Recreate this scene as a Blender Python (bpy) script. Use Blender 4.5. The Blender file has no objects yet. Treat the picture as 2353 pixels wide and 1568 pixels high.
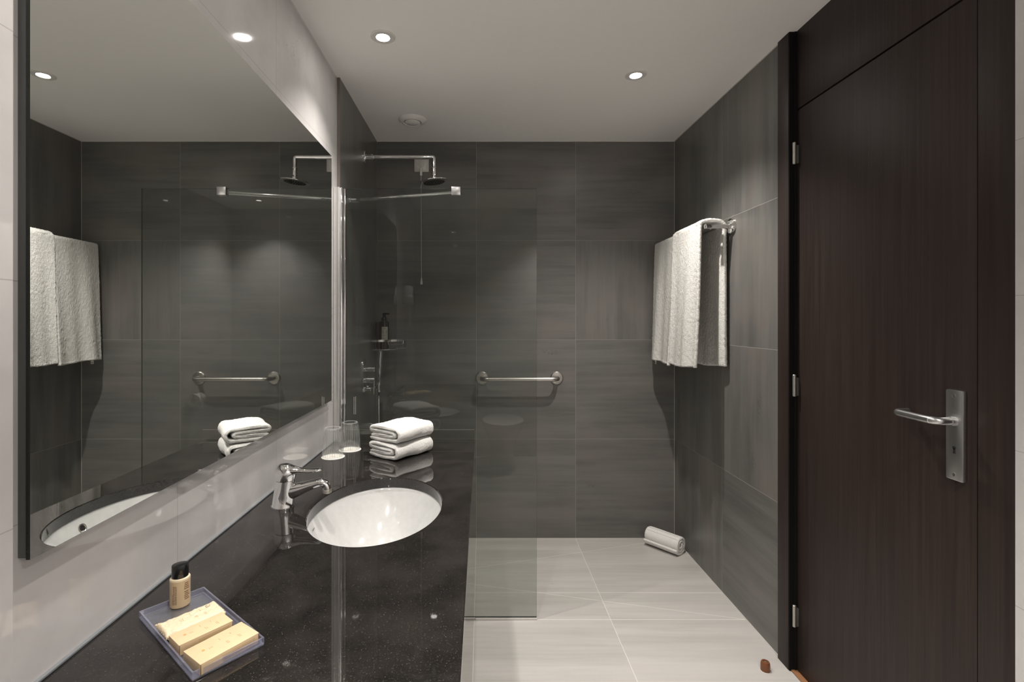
import bpy, bmesh, math, random
from mathutils import Vector, Matrix, noise
C = bpy.context.scene.collection
S = bpy.context.scene
PI = math.pi
random.seed(7)

# ------------------------------------------------------------------ camera, world, exposure
# X to the right, Y into the room, Z up; the camera stands at X=0, Y=0.
CAMZ = 1.314
cam = bpy.data.cameras.new('camera')
cam.sensor_fit = 'HORIZONTAL'; cam.sensor_width = 36.0
cam.lens = 1147.0 / 2353.0 * 36.0
cam.shift_x = 69.5 / 2353.0
cam.shift_y = -46.0 / 2353.0
cam.clip_start = 0.02
cam_o = bpy.data.objects.new('camera', cam)
C.objects.link(cam_o)
cam_o.location = (0, 0, CAMZ)
cam_o.rotation_euler = (PI / 2, 0, 0)
S.camera = cam_o

w = bpy.data.worlds.new('world'); S.world = w; w.use_nodes = True
w.node_tree.nodes['Background'].inputs[0].default_value = (0, 0, 0, 1)
w.node_tree.nodes['Background'].inputs[1].default_value = 0.0

S.view_settings.view_transform = 'Standard'
S.view_settings.look = 'None'
S.view_settings.gamma = 1.0
S.view_settings.use_curve_mapping = False
S.view_settings.exposure = 0.07

LAMP_COL = (1.0, 0.945, 0.885)
LAMPS = [(-0.377, 1.905, 46.0), (0.679, 2.20, 100.0), (-0.345, 0.785, 44.0), (-0.04, 1.28, 48.0), (0.75, -0.10, 240.0)]  # the last lamp is an unseen addition that lifts the overall brightness

# ------------------------------------------------------------------ room measures
XL, XS, XR, XD = -0.645, -0.633, 1.164, 1.18      # marble wall, shower wall, right wall, door face
YB, YG, YN, H = 3.015, 2.196, -0.45, 2.40          # far wall, glass, wall behind the camera, ceiling
CT = 0.79                                          # worktop height

# ------------------------------------------------------------------ material helpers
def new_mat(name):
    m = bpy.data.materials.new(name); m.use_nodes = True
    nt = m.node_tree; nt.nodes.clear()
    return m, nt
class N:
    def __init__(s, nt): s.nt = nt
    def n(s, t, **kw):
        x = s.nt.nodes.new(t)
        for k, v in kw.items(): setattr(x, k, v)
        return x
    def set(s, sock, v):
        if hasattr(v, 'is_output') or isinstance(v, bpy.types.NodeSocket): s.nt.links.new(v, sock)
        else: sock.default_value = v
    def math(s, op, a, b=0.0, c=None, clamp=False):
        x = s.n('ShaderNodeMath', operation=op, use_clamp=clamp)
        s.set(x.inputs[0], a); s.set(x.inputs[1], b)
        if c is not None: s.set(x.inputs[2], c)
        return x.outputs[0]
    def mix(s, f, a, b):
        x = s.n('ShaderNodeMix', data_type='RGBA')
        s.set(x.inputs[0], f); s.set(x.inputs[6], a); s.set(x.inputs[7], b)
        return x.outputs[2]
    def mixf(s, f, a, b):
        x = s.n('ShaderNodeMix', data_type='FLOAT')
        s.set(x.inputs[0], f); s.set(x.inputs[2], a); s.set(x.inputs[3], b)
        return x.outputs[0]
    def comb(s, x, y, z):
        c = s.n('ShaderNodeCombineXYZ'); s.set(c.inputs[0], x); s.set(c.inputs[1], y); s.set(c.inputs[2], z)
        return c.outputs[0]
    def pos(s):
        g = s.n('ShaderNodeNewGeometry'); x = s.n('ShaderNodeSeparateXYZ')
        s.nt.links.new(g.outputs['Position'], x.inputs[0])
        return x.outputs
    def noise(s, vec, scale, detail=3.0, rough=0.55):
        x = s.n('ShaderNodeTexNoise'); s.set(x.inputs['Vector'], vec)
        x.inputs['Scale'].default_value = scale; x.inputs['Detail'].default_value = detail
        x.inputs['Roughness'].default_value = rough
        return x.outputs[0]
    def ramp(s, f, lo, hi):
        x = s.n('ShaderNodeMapRange'); x.clamp = True; x.interpolation_type = 'SMOOTHSTEP'
        s.set(x.inputs[0], f); x.inputs[1].default_value = lo; x.inputs[2].default_value = hi
        return x.outputs[0]
    def bsdf(s, color, rough=0.5, metallic=0.0, spec=0.5, normal=None, coat=0.0, sheen=0.0, ior=None):
        b = s.n('ShaderNodeBsdfPrincipled')
        s.set(b.inputs['Base Color'], color); s.set(b.inputs['Roughness'], rough)
        b.inputs['Metallic'].default_value = metallic
        b.inputs['Specular IOR Level'].default_value = spec
        b.inputs['Coat Weight'].default_value = coat
        b.inputs['Sheen Weight'].default_value = sheen
        if ior: b.inputs['IOR'].default_value = ior
        if normal is not None: s.nt.links.new(normal, b.inputs['Normal'])
        return b.outputs[0]
    def bump(s, h, strength, dist):
        b = s.n('ShaderNodeBump'); b.inputs['Strength'].default_value = strength
        b.inputs['Distance'].default_value = dist; s.set(b.inputs['Height'], h)
        return b.outputs[0]
    def out(s, sh):
        o = s.n('ShaderNodeOutputMaterial'); s.nt.links.new(sh, o.inputs[0])

def plain(name, col, rough=0.5, metallic=0.0, spec=0.5, coat=0.0, bump=None, var=0.95):
    m, nt = new_mat(name); k = N(nt)
    nrm = None
    c = (*col, 1)
    tc = k.n('ShaderNodeTexCoord')
    n = k.noise(tc.outputs['Object'], 60.0, 3.0)
    c2 = k.mix(k.ramp(n, 0.3, 0.7), (*[x * var for x in col], 1), c)
    if bump:
        nb = k.noise(tc.outputs['Object'], bump[0], 2.0)
        nrm = k.bump(nb, bump[1], bump[2])
    k.out(k.bsdf(c2, rough, metallic, spec, nrm, coat))
    return m

def tile_mat(name, axis, u0, cols, rough, grout, swap=0.4, v_axis=2, v0=0.0, gw=0.0013, diag=False, streak=1.0, flip=False):
    """0.6 m porcelain tiles with directional streaks; some tiles are laid with the streaks turned."""
    m, nt = new_mat(name); k = N(nt)
    p = k.pos()
    u = k.math('DIVIDE', k.math('SUBTRACT', p[axis], u0), 0.6)
    v = k.math('DIVIDE', k.math('SUBTRACT', p[v_axis], v0), 0.6)
    cu, cv = k.math('FLOOR', k.math('ADD', u, 0.0005)), k.math('FLOOR', k.math('ADD', v, 0.0005))
    wn = k.n('ShaderNodeTexWhiteNoise', noise_dimensions='3D')
    k.set(wn.inputs[0], k.comb(cu, cv, 3.7 + axis))
    r = wn.outputs[0]
    wn2 = k.n('ShaderNodeTexWhiteNoise', noise_dimensions='3D')
    k.set(wn2.inputs[0], k.comb(cu, cv, 11.3 + axis))
    r2 = wn2.outputs[0]
    if swap == 'one':      # a single turned tile
        sw = k.math('MULTIPLY', k.math('COMPARE', cu, 2.0, 0.1), k.math('COMPARE', cv, 2.0, 0.1))
    elif swap == 'upper':  # all turned but the lowest row away from the corner
        sw = k.math('MAXIMUM', k.math('GREATER_THAN', cv, 0.5), k.math('GREATER_THAN', cu, -1.5))
    else: sw = k.math('LESS_THAN', r, swap)
    a = k.mixf(sw, u, v); b = k.mixf(sw, v, u)
    off = k.math('MULTIPLY', r2, 40.0)
    # long streaks: short across, long along
    st = k.noise(k.comb(k.math('MULTIPLY', a, 0.55), k.math('MULTIPLY', b, 7.0), off), 1.0, 5.0, 0.6)
    st2 = k.noise(k.comb(k.math('MULTIPLY', a, 1.6), k.math('MULTIPLY', b, 34.0), off), 1.0, 3.0, 0.6)
    cl = k.noise(k.comb(k.math('MULTIPLY', a, 1.2), k.math('MULTIPLY', b, 2.2), k.math('ADD', off, 9.0)), 1.0, 3.0)
    gr = k.noise(k.comb(u, v, off), 160.0, 2.0, 0.7)
    t = k.math('ADD', k.math('MULTIPLY', k.ramp(st, 0.30, 0.70), 0.55), k.math('MULTIPLY', k.ramp(st2, 0.3, 0.7), 0.16))
    t = k.math('ADD', t, k.math('MULTIPLY', k.ramp(gr, 0.3, 0.7), 0.10))
    t = k.math('ADD', t, k.math('MULTIPLY', k.math('SUBTRACT', r2, 0.5), 0.18))
    t = k.mixf(streak, 0.45, t)
    col = k.mix(t, (*cols[0], 1), (*cols[1], 1))
    warm = k.ramp(cl, 0.42, 0.68)
    col = k.mix(k.math('MULTIPLY', warm, 0.55), col, (*cols[2], 1))
    # sooty blotches of the print on a few tiles
    bl = k.noise(k.comb(k.math('MULTIPLY', a, 2.2), k.math('MULTIPLY', b, 5.0), k.math('ADD', off, 21.0)), 1.0, 2.0)
    fine = k.noise(k.comb(u, v, off), 75.0, 3.0, 0.7)
    bm_ = k.math('MULTIPLY', k.ramp(bl, 0.70, 0.78), k.ramp(fine, 0.50, 0.60))
    col = k.mix(k.math('MULTIPLY', bm_, 0.5), col, (*[c * 0.45 for c in cols[0]], 1))
    du = k.math('ABSOLUTE', k.math('SUBTRACT', u, k.math('ROUND', u)))
    dv = k.math('ABSOLUTE', k.math('SUBTRACT', v, k.math('ROUND', v)))
    g = k.math('LESS_THAN', k.math('MINIMUM', du, dv), gw / 0.6 / 2 * 1.4)
    if diag:
        ys = k.math('GREATER_THAN', p[1], YG)
        sx, sy = -0.343, 2.564
        for (cx, cy) in ((XR, YB), (XR, YG)):
            dx, dy = cx - sx, cy - sy; L = math.hypot(dx, dy)
            d = k.math('ABSOLUTE', k.math('ADD', k.math('MULTIPLY', p[0], -dy / L), k.math('ADD', k.math('MULTIPLY', p[1], dx / L), (sx * dy - sy * dx) / L)))
            ln = k.math('MULTIPLY', k.math('LESS_THAN', d, gw * 0.7), k.math('MULTIPLY', ys, k.math('GREATER_THAN', p[0], sx)))
            g = k.math('MAXIMUM', g, ln)
        ed = k.math('LESS_THAN', k.math('ABSOLUTE', k.math('SUBTRACT', p[1], YG)), gw)
        g = k.math('MAXIMUM', g, ed)
    col = k.mix(g, col, (*grout, 1))
    rg = k.mixf(g, k.math('ADD', rough, k.math('MULTIPLY', k.math('SUBTRACT', st, 0.5), 0.10)), 0.8)
    nrm = k.bump(k.math('SUBTRACT', 1.0, g), 0.35, 0.001)
    k.out(k.bsdf(col, rg, 0, 0.42, nrm))
    return m

def marble_mat(name):
    m, nt = new_mat(name); k = N(nt)
    p = k.pos()
    vec = k.comb(p[0], p[1], p[2])
    warp = k.noise(vec, 2.3, 5.0, 0.6)
    v1 = k.noise(k.comb(k.math('ADD', p[0], warp), k.math('ADD', p[1], k.math('MULTIPLY', warp, 1.4)), k.math('MULTIPLY', p[2], 0.7)), 2.1, 6.0, 0.62)
    ln = k.math('SUBTRACT', 1.0, k.ramp(k.math('ABSOLUTE', k.math('SUBTRACT', v1, 0.5)), 0.0, 0.007))
    msk = k.ramp(k.noise(vec, 1.7, 2.0), 0.54, 0.68)
    cloud = k.ramp(k.noise(vec, 3.0, 5.0, 0.6), 0.3, 0.75)
    col = k.mix(cloud, (0.51, 0.495, 0.49, 1), (0.64, 0.625, 0.62, 1))
    streak = k.ramp(k.noise(k.comb(p[0], k.math('MULTIPLY', p[1], 14.0), k.math('MULTIPLY', p[2], 2.0)), 1.5, 4.0), 0.35, 0.8)
    col = k.mix(k.math('MULTIPLY', streak, 0.22), col, (0.53, 0.50, 0.50, 1))
    col = k.mix(k.math('MULTIPLY', k.math('MULTIPLY', ln, msk), 0.75), col, (0.23, 0.20, 0.19, 1))
    fu = k.math('DIVIDE', k.math('SUBTRACT', p[1], 1.058), 0.509)
    fv = k.math('DIVIDE', k.math('SUBTRACT', p[2], 0.6925), 0.3385)
    du = k.math('MULTIPLY', k.math('ABSOLUTE', k.math('SUBTRACT', fu, k.math('ROUND', fu))), 0.509)
    dv = k.math('MULTIPLY', k.math('ABSOLUTE', k.math('SUBTRACT', fv, k.math('ROUND', fv))), 0.3385)
    g = k.math('LESS_THAN', k.math('MINIMUM', du, dv), 0.0009)
    col = k.mix(k.math('MULTIPLY', g, 0.55), col, (0.30, 0.28, 0.27, 1))
    k.out(k.bsdf(col, 0.05, 0, 0.75))
    return m

def granite_mat():
    m, nt = new_mat('black_granite'); k = N(nt)
    tc = k.n('ShaderNodeTexCoord'); o = tc.outputs['Object']
    n1 = k.ramp(k.noise(o, 9.0, 6.0, 0.65), 0.35, 0.7)
    n2 = k.ramp(k.noise(o, 310.0, 3.0, 0.75), 0.50, 0.72)
    vo = k.n('ShaderNodeTexVoronoi'); k.set(vo.inputs['Vector'], o); vo.inputs['Scale'].default_value = 420.0
    sp = k.math('LESS_THAN', vo.outputs['Distance'], 0.24)
    wn = k.n('ShaderNodeTexWhiteNoise', noise_dimensions='3D'); k.set(wn.inputs[0], vo.outputs['Position'])
    sp = k.math('MULTIPLY', sp, k.math('GREATER_THAN', wn.outputs[0], 0.94))
    col = k.mix(n1, (0.010, 0.009, 0.0082, 1), (0.024, 0.021, 0.019, 1))
    col = k.mix(k.math('MULTIPLY', n2, 0.7), col, (0.052, 0.047, 0.043, 1))
    col = k.mix(k.math('MULTIPLY', sp, 0.8), col, (0.13, 0.125, 0.12, 1))
    k.out(k.bsdf(col, 0.03, 0, 0.6))
    return m

def wood_mat():
    m, nt = new_mat('wenge_veneer'); k = N(nt)
    p = k.pos()
    f = k.noise(k.comb(k.math('MULTIPLY', p[0], 90.0), k.math('MULTIPLY', p[1], 110.0), k.math('MULTIPLY', p[2], 2.2)), 1.0, 5.0, 0.6)
    b = k.noise(k.comb(p[0], k.math('MULTIPLY', p[1], 5.0), k.math('MULTIPLY', p[2], 0.6)), 1.3, 3.0)
    col = k.mix(k.ramp(f, 0.3, 0.72), (0.020, 0.0125, 0.0110, 1), (0.036, 0.0245, 0.0215, 1))
    col = k.mix(k.math('MULTIPLY', k.ramp(b, 0.35, 0.7), 0.4), col, (0.040, 0.027, 0.0225, 1))
    nrm = k.bump(f, 0.12, 0.0008)
    k.out(k.bsdf(col, 0.5, 0, 0.28, nrm))
    return m

def terry_mat(name, col, scale=260.0, strength=1.0):
    m, nt = new_mat(name); k = N(nt)
    tc = k.n('ShaderNodeTexCoord'); o = tc.outputs['Object']
    n1 = k.noise(o, scale, 3.0, 0.65)
    vo = k.n('ShaderNodeTexVoronoi'); k.set(vo.inputs['Vector'], o); vo.inputs['Scale'].default_value = scale * 1.3
    h = k.math('SUBTRACT', n1, k.math('MULTIPLY', vo.outputs['Distance'], 0.5))
    n3 = k.noise(o, 95.0, 3.0, 0.6)
    h = k.math('ADD', h, k.math('MULTIPLY', n3, 0.8))
    c = k.mix(k.ramp(h, 0.2, 0.9), (*[x * 0.90 for x in col], 1), (*col, 1))
    k.out(k.bsdf(c, 1.0, 0, 0.0, k.bump(h, strength, 0.004)))
    return m

def pane_mat(name, tint, ior=1.75, rough=0.0, glass=0.0, gcol=(1, 1, 1), milk=0.0, mcol=(1, 1, 1)):
    """A clear sheet: it lets light straight through and mirrors at its outer faces."""
    m, nt = new_mat(name); k = N(nt)
    tr = k.n('ShaderNodeBsdfTransparent'); tr.inputs[0].default_value = (*tint, 1)
    gl = k.n('ShaderNodeBsdfGlossy'); gl.inputs[0].default_value = (1, 1, 1, 1); gl.inputs['Roughness'].default_value = rough
    fr = k.n('ShaderNodeFresnel'); fr.inputs[0].default_value = ior
    ge = k.n('ShaderNodeNewGeometry')
    f = k.math('MULTIPLY', fr.outputs[0], k.math('SUBTRACT', 1.0, ge.outputs['Backfacing']))
    mx = k.n('ShaderNodeMixShader'); k.set(mx.inputs[0], f)
    nt.links.new(tr.outputs[0], mx.inputs[1]); nt.links.new(gl.outputs[0], mx.inputs[2])
    sh = mx.outputs[0]
    if glass > 0:
        g2 = k.n('ShaderNodeBsdfGlass'); g2.inputs['IOR'].default_value = 1.47; g2.inputs[0].default_value = (*gcol, 1)
        m2 = k.n('ShaderNodeMixShader'); m2.inputs[0].default_value = glass
        nt.links.new(sh, m2.inputs[1]); nt.links.new(g2.outputs[0], m2.inputs[2]); sh = m2.outputs[0]
    if milk > 0:
        d1 = k.n('ShaderNodeBsdfDiffuse'); d1.inputs[0].default_value = (*mcol, 1)
        m3 = k.n('ShaderNodeMixShader'); m3.inputs[0].default_value = milk
        nt.links.new(sh, m3.inputs[1]); nt.links.new(d1.outputs[0], m3.inputs[2]); sh = m3.outputs[0]
    k.out(sh)
    return m

def emit_mat(name, col, s):
    m, nt = new_mat(name); k = N(nt)
    e = k.n('ShaderNodeEmission'); e.inputs[0].default_value = (*col, 1); e.inputs[1].default_value = s
    k.out(e.outputs[0]); return m

def brushed_mat(name, col, rough):
    m, nt = new_mat(name); k = N(nt)
    tc = k.n('ShaderNodeTexCoord'); x = k.n('ShaderNodeMapping'); k.set(x.inputs[0], tc.outputs['Object'])
    x.inputs['Scale'].default_value = (30, 900, 900)
    n = k.noise(x.outputs[0], 1.0, 2.0)
    k.out(k.bsdf((*col, 1), k.math('ADD', rough, k.math('MULTIPLY', k.math('SUBTRACT', n, 0.5), 0.12)), 1.0, 0.5))
    return m

def mirror_mat():
    m, nt = new_mat('mirror_silver'); k = N(nt)
    p = k.pos(); n = k.noise(k.comb(p[0], p[1], p[2]), 3.0, 2.0)
    k.out(k.bsdf(k.mix(n, (0.83, 0.845, 0.825, 1), (0.85, 0.865, 0.845, 1)), 0.0, 1.0))
    return m

GREY_A, GREY_B, GREY_W = (0.098, 0.098, 0.0925), (0.196, 0.194, 0.182), (0.184, 0.165, 0.150)
GROUT = (0.31, 0.295, 0.27)
M = {}
M['tile_far'] = tile_mat('tile_far_wall', 0, XS, (GREY_A, GREY_B, GREY_W), 0.34, GROUT, 'one')
M['tile_left'] = tile_mat('tile_shower_wall', 1, YB, (GREY_A, GREY_B, GREY_W), 0.30, GROUT, 1.1)
M['tile_right'] = tile_mat('tile_right_wall', 1, YB, (GREY_A, GREY_B, GREY_W), 0.34, GROUT, 'upper')
M['tile_floor'] = tile_mat('tile_floor', 0, XS, ((0.41, 0.395, 0.37), (0.58, 0.56, 0.53), (0.50, 0.475, 0.46)), 0.36, (0.74, 0.71, 0.65), 0.0, 1, YB, 0.0015, True)
M['marble'] = marble_mat('white_marble')
M['granite'] = granite_mat()
M['wood'] = wood_mat()
M['paint'] = plain('ceiling_paint', (0.93, 0.915, 0.89), 0.75, 0, 0.2, 0, None, 0.993)
M['chrome'] = plain('chrome', (0.82, 0.82, 0.82), 0.06, 1.0)
M['steel'] = brushed_mat('brushed_steel', (0.47, 0.45, 0.42), 0.30)
M['alu'] = brushed_mat('satin_aluminium', (0.56, 0.56, 0.56), 0.30)
M['nickel'] = plain('dull_nickel', (0.48, 0.46, 0.42), 0.38, 0.9)
M['mirror'] = mirror_mat()
M['mirror_edge'] = plain('mirror_edge_glass', (0.020, 0.024, 0.022), 0.12, 0, 0.6)
M['ceramic'] = plain('white_ceramic', (0.53, 0.53, 0.525), 0.09, 0, 0.5)
M['terry'] = terry_mat('white_terry', (0.86, 0.85, 0.825), 380.0, 0.6)
M['terry_bath'] = terry_mat('white_bath_terry', (0.71, 0.70, 0.665), 260.0, 0.62)
M['terry_flat'] = terry_mat('flat_terry', (0.80, 0.785, 0.76), 300.0, 0.35)
M['pane'] = pane_mat('shower_glass', (0.80, 0.815, 0.80), 1.52)
M['pane_edge'] = plain('glass_cut_edge', (0.035, 0.045, 0.04), 0.2)
M['clear'] = pane_mat('clear_acrylic', (0.95, 0.955, 0.97), 2.0, 0.16, 0.0, (1, 1, 1), 0.07, (0.6, 0.62, 0.70))
M['acrylic_edge'] = pane_mat('acrylic_edge', (0.90, 0.91, 0.97), 1.6, 0.05, 0.0, (1, 1, 1), 0.17, (0.55, 0.56, 0.72))
M['tumbler'] = pane_mat('tumbler_glass', (0.985, 0.99, 0.985), 1.7, 0.02, 0.06, (1, 1, 1), 0.01, (0.85, 0.85, 0.85))
M['tumbler_rib_glint'] = pane_mat('rib_glint_glass', (0.96, 0.97, 0.965), 2.2, 0.05, 0.10, (1, 1, 1), 0.16, (0.85, 0.86, 0.85))  # milky white paints the lamp highlights onto rib crests and rims
M['strip'] = pane_mat('clear_strip', (0.93, 0.93, 0.92), 1.45)
M['white_plastic'] = plain('white_plastic', (0.66, 0.64, 0.61), 0.35)
M['vent_white'] = plain('vent_white', (0.90, 0.88, 0.85), 0.4)
M['white_paint'] = plain('white_enamel', (0.74, 0.72, 0.69), 0.4)
M['black_plastic'] = plain('black_plastic', (0.010, 0.010, 0.010), 0.16, 0, 0.5)
M['black_rubber'] = plain('black_rubber', (0.006, 0.0055, 0.0055), 0.7, 0, 0.15)
M['amber'] = plain('dark_amber', (0.018, 0.008, 0.006), 0.12, 0, 0.5)
M['cream'] = plain('cream_plastic', (0.62, 0.475, 0.30), 0.28)
M['cream_light'] = plain('cream_shoulder', (0.72, 0.61, 0.43), 0.28)
M['carton'] = plain('cream_carton', (0.66, 0.495, 0.30), 0.55)
M['carton_edge'] = plain('carton_fold', (0.10, 0.06, 0.03), 0.8)
M['wrap'] = plain('waxed_paper', (0.72, 0.585, 0.41), 0.45, 0, 0.5, 0, (130, 0.5, 0.003))
M['ink'] = plain('brown_ink', (0.16, 0.09, 0.045), 0.7)
M['ink_pale'] = plain('pale_brown_ink', (0.46, 0.30, 0.15), 0.7)
M['ink_orange'] = plain('orange_ink', (0.62, 0.30, 0.09), 0.7)
M['ink_grey'] = plain('grey_ink', (0.07, 0.07, 0.065), 0.7)
M['paper'] = plain('white_paper', (0.90, 0.87, 0.82), 0.7)
M['label_paper'] = plain('label_paper', (0.42, 0.40, 0.36), 0.6)
M['brown_rubber'] = plain('brown_rubber', (0.17, 0.060, 0.022), 0.35)
M['threshold'] = plain('oak_threshold', (0.30, 0.145, 0.07), 0.45)
M['bevel_reflection'] = plain('bevel_reflection_grey', (0.20, 0.215, 0.23), 0.2)
M['lens'] = emit_mat('lamp_lens', (1.0, 0.95, 0.89), 185.0)
M['dark'] = plain('dark_hollow', (0.008, 0.008, 0.008), 0.6)
M['white_print'] = plain('white_print', (0.62, 0.62, 0.60), 0.6)

# ------------------------------------------------------------------ mesh helpers
def V(*a): return Vector(a)
def obj(name, bm, mat, parent=None, smooth=True, kind=None, label=None, angle=35):
    bmesh.ops.recalc_face_normals(bm, faces=bm.faces[:])
    me = bpy.data.meshes.new(name); bm.to_mesh(me); bm.free()
    mats = mat if isinstance(mat, (list, tuple)) else [mat]
    for x in mats: me.materials.append(M[x] if isinstance(x, str) else x)
    for p in me.polygons: p.use_smooth = smooth
    if smooth:
        try: me.set_sharp_from_angle(angle=math.radians(angle))
        except Exception: pass
    o = bpy.data.objects.new(name, me); C.objects.link(o)
    if parent is not None: o.parent = parent
    if kind: o['kind'] = kind
    if label: o['label'] = label
    return o
def thing(name, label, cat, loc=(0, 0, 0), rz=0.0, group=None, kind=None):
    o = bpy.data.objects.new(name, None); C.objects.link(o)
    o.empty_display_size = 0.05
    o.location = loc; o.rotation_euler = (0, 0, rz)
    o['label'] = label; o['category'] = cat
    if group: o['group'] = group
    if kind: o['kind'] = kind
    return o
def tag(o, label, cat, group=None, kind=None):
    o['label'] = label; o['category'] = cat
    if group: o['group'] = group
    if kind: o['kind'] = kind
    return o
def struct(name, bm, mat, label, cat='wall', smooth=False):
    o = obj(name, bm, mat, None, smooth); return tag(o, label, cat, None, 'structure')
def copy_thing(root, loc, rz, label):
    r = root.copy(); C.objects.link(r); r.location = loc; r.rotation_euler = (0, 0, rz); r['label'] = label
    for ch in list(root.children):
        c = ch.copy(); C.objects.link(c); c.parent = r
        for g in list(ch.children):
            d = g.copy(); C.objects.link(d); d.parent = c
    return r

def add_box(bm, lo, hi, bev=0.0, seg=2, mi=0):
    c = [(a + b) / 2 for a, b in zip(lo, hi)]; s = [abs(b - a) for a, b in zip(lo, hi)]
    r = bmesh.ops.create_cube(bm, size=1.0, matrix=Matrix.Translation(c) @ Matrix.Diagonal((*s, 1)))
    vs = r['verts']; fs = {f for v in vs for f in v.link_faces}
    for f in fs: f.material_index = mi
    if bev > 0:
        es = list({e for v in vs for e in v.link_edges})
        bmesh.ops.bevel(bm, geom=es, offset=bev, segments=seg, affect='EDGES', profile=0.5)
    return bm
def box(lo, hi, bev=0.0, seg=2): return add_box(bmesh.new(), lo, hi, bev, seg)
def add_rings(bm, rings, closed=True, cap0=True, cap1=True, mi=0):
    vr = [[bm.verts.new(p) for p in r] for r in rings]
    n = len(vr[0])
    for i in range(len(vr) - 1):
        for j in range(n if closed else n - 1):
            f = bm.faces.new((vr[i][j], vr[i][(j + 1) % n], vr[i + 1][(j + 1) % n], vr[i + 1][j])); f.material_index = mi
    if cap0 and closed: bm.faces.new(vr[0][::-1]).material_index = mi
    if cap1 and closed: bm.faces.new(vr[-1]).material_index = mi
    return bm
def frame_of(t):
    t = t.normalized(); a = V(0, 0, 1) if abs(t.z) < 0.9 else V(1, 0, 0)
    u = t.cross(a).normalized(); return u, u.cross(t).normalized()
def add_tube(bm, pts, r, n=14, cap=True, mi=0, closed=False):
    pts = [Vector(p) for p in pts]; rings = []
    L = len(pts)
    rs = r if isinstance(r, (list, tuple)) else [r] * L
    up = None
    for i, p in enumerate(pts):
        if closed: t = pts[(i + 1) % L] - pts[i - 1]
        else: t = (pts[min(i + 1, L - 1)] - pts[max(i - 1, 0)])
        t.normalize()
        if up is None: u, v = frame_of(t)
        else:
            u = up - t * up.dot(t)
            if u.length < 1e-6: u, _ = frame_of(t)
            u.normalize(); v = t.cross(u)
            v = v.normalized()
        up = u
        v = t.cross(u).normalized()
        rings.append([p + (u * math.cos(2 * PI * k / n) + v * math.sin(2 * PI * k / n)) * rs[i] for k in range(n)])
    if closed: rings.append(rings[0]); add_rings(bm, rings, True, False, False, mi); bmesh.ops.remove_doubles(bm, verts=bm.verts[:], dist=1e-6)
    else: add_rings(bm, rings, True, cap, cap, mi)
    return bm
def tube(pts, r, n=14): return add_tube(bmesh.new(), pts, r, n)
def add_lathe(bm, prof, n=40, axis=None, base=(0, 0, 0), mi=0, cap0=True, cap1=True, sx=1.0, sy=1.0):
    """prof: (radius, height) along the axis direction"""
    a = Vector(axis) if axis else V(0, 0, 1)
    a.normalize(); u, v = (V(1, 0, 0), V(0, 1, 0)) if abs(a.z) > 0.999 else frame_of(a)
    base = Vector(base)
    rings = [[base + a * h + u * (r * sx * math.cos(2 * PI * k / n)) + v * (r * sy * math.sin(2 * PI * k / n)) for k in range(n)] for r, h in prof]
    return add_rings(bm, rings, True, cap0, cap1, mi)
def lathe(prof, n=40, **k): return add_lathe(bmesh.new(), prof, n, **k)
def bez(p0, p1, p2, p3, n=10):
    o = []
    for i in range(n + 1):
        t = i / n; s = 1 - t
        o.append(Vector(p0) * s ** 3 + Vector(p1) * 3 * s * s * t + Vector(p2) * 3 * s * t * t + Vector(p3) * t ** 3)
    return o
def rounded(pts, r, n=6):
    """polyline with its inner corners rounded"""
    pts = [Vector(p) for p in pts]; out = [pts[0]]
    for i in range(1, len(pts) - 1):
        a = (pts[i - 1] - pts[i]).normalized(); b = (pts[i + 1] - pts[i]).normalized()
        p0 = pts[i] + a * r; p2 = pts[i] + b * r
        for k in range(n + 1):
            t = k / n
            out.append(p0 * (1 - t) ** 2 + pts[i] * 2 * t * (1 - t) + p2 * t * t)
    out.append(pts[-1]); return out
def nz(p, s): return noise.noise(Vector(p) * s)
def text(name, body, size, mat, parent, loc, rot, ext=0.0002, align='CENTER', shear=0.0):
    cu = bpy.data.curves.new(name, 'FONT'); cu.body = body; cu.size = size; cu.extrude = ext; cu.align_x = align; cu.shear = shear
    cu.materials.append(M[mat])
    tmp = bpy.data.objects.new(name + '_curve', cu); C.objects.link(tmp)
    me = bpy.data.meshes.new_from_object(tmp.evaluated_get(bpy.context.evaluated_depsgraph_get()))
    bpy.data.objects.remove(tmp)
    o = bpy.data.objects.new(name, me); C.objects.link(o)
    o.parent = parent; o.location = loc; o.rotation_euler = rot
    return o

# ------------------------------------------------------------------ structure
struct('floor', box((XL - 0.1, YN - 0.1, -0.08), (1.35, YB + 0.1, 0.0)), 'tile_floor', 'pale grey tiled floor with light grout lines', 'floor')
struct('ceiling', box((XL - 0.1, YN - 0.1, H), (1.35, YB + 0.1, H + 0.08)), 'paint', 'plain off-white painted ceiling', 'ceiling')
struct('wall_far', box((XS - 0.1, YB, 0), (1.35, YB + 0.1, H)), 'tile_far', 'far shower wall in dark grey streaked square tiles')
struct('wall_shower', box((XS - 0.12, YG + 0.03, 0), (XS, YB, H)), 'tile_left', 'dark grey tiled shower wall carrying the mixer and shower head')
struct('wall_left', box((XL - 0.1, YN, 0), (XL, YG + 0.03, H)), 'marble', 'white marble wall behind the mirror and the worktop')
struct('wall_right', box((XR, 1.945, 0), (XR + 0.1, YB, H)), 'tile_right', 'grey tiled right wall carrying the towel rail')
struct('wall_entry', box((1.165, YN, 0), (1.265, 1.09, H)), 'marble', 'white veined marble wall beside the door')
struct('wall_near', box((XL - 0.1, YN - 0.1, 0), (1.35, YN, H)), 'marble', 'white marble wall facing the shower')
o = struct('trim_1', box((XL, 0.25, CT), (XL + 0.006, 2.165, CT + 0.005), 0.0015), 'bevel_reflection', 'grey seam strip painting the marble reflected in the edge of the black worktop', 'trim')  # its grey stands in for marble reflected in the polished worktop bevel
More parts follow.
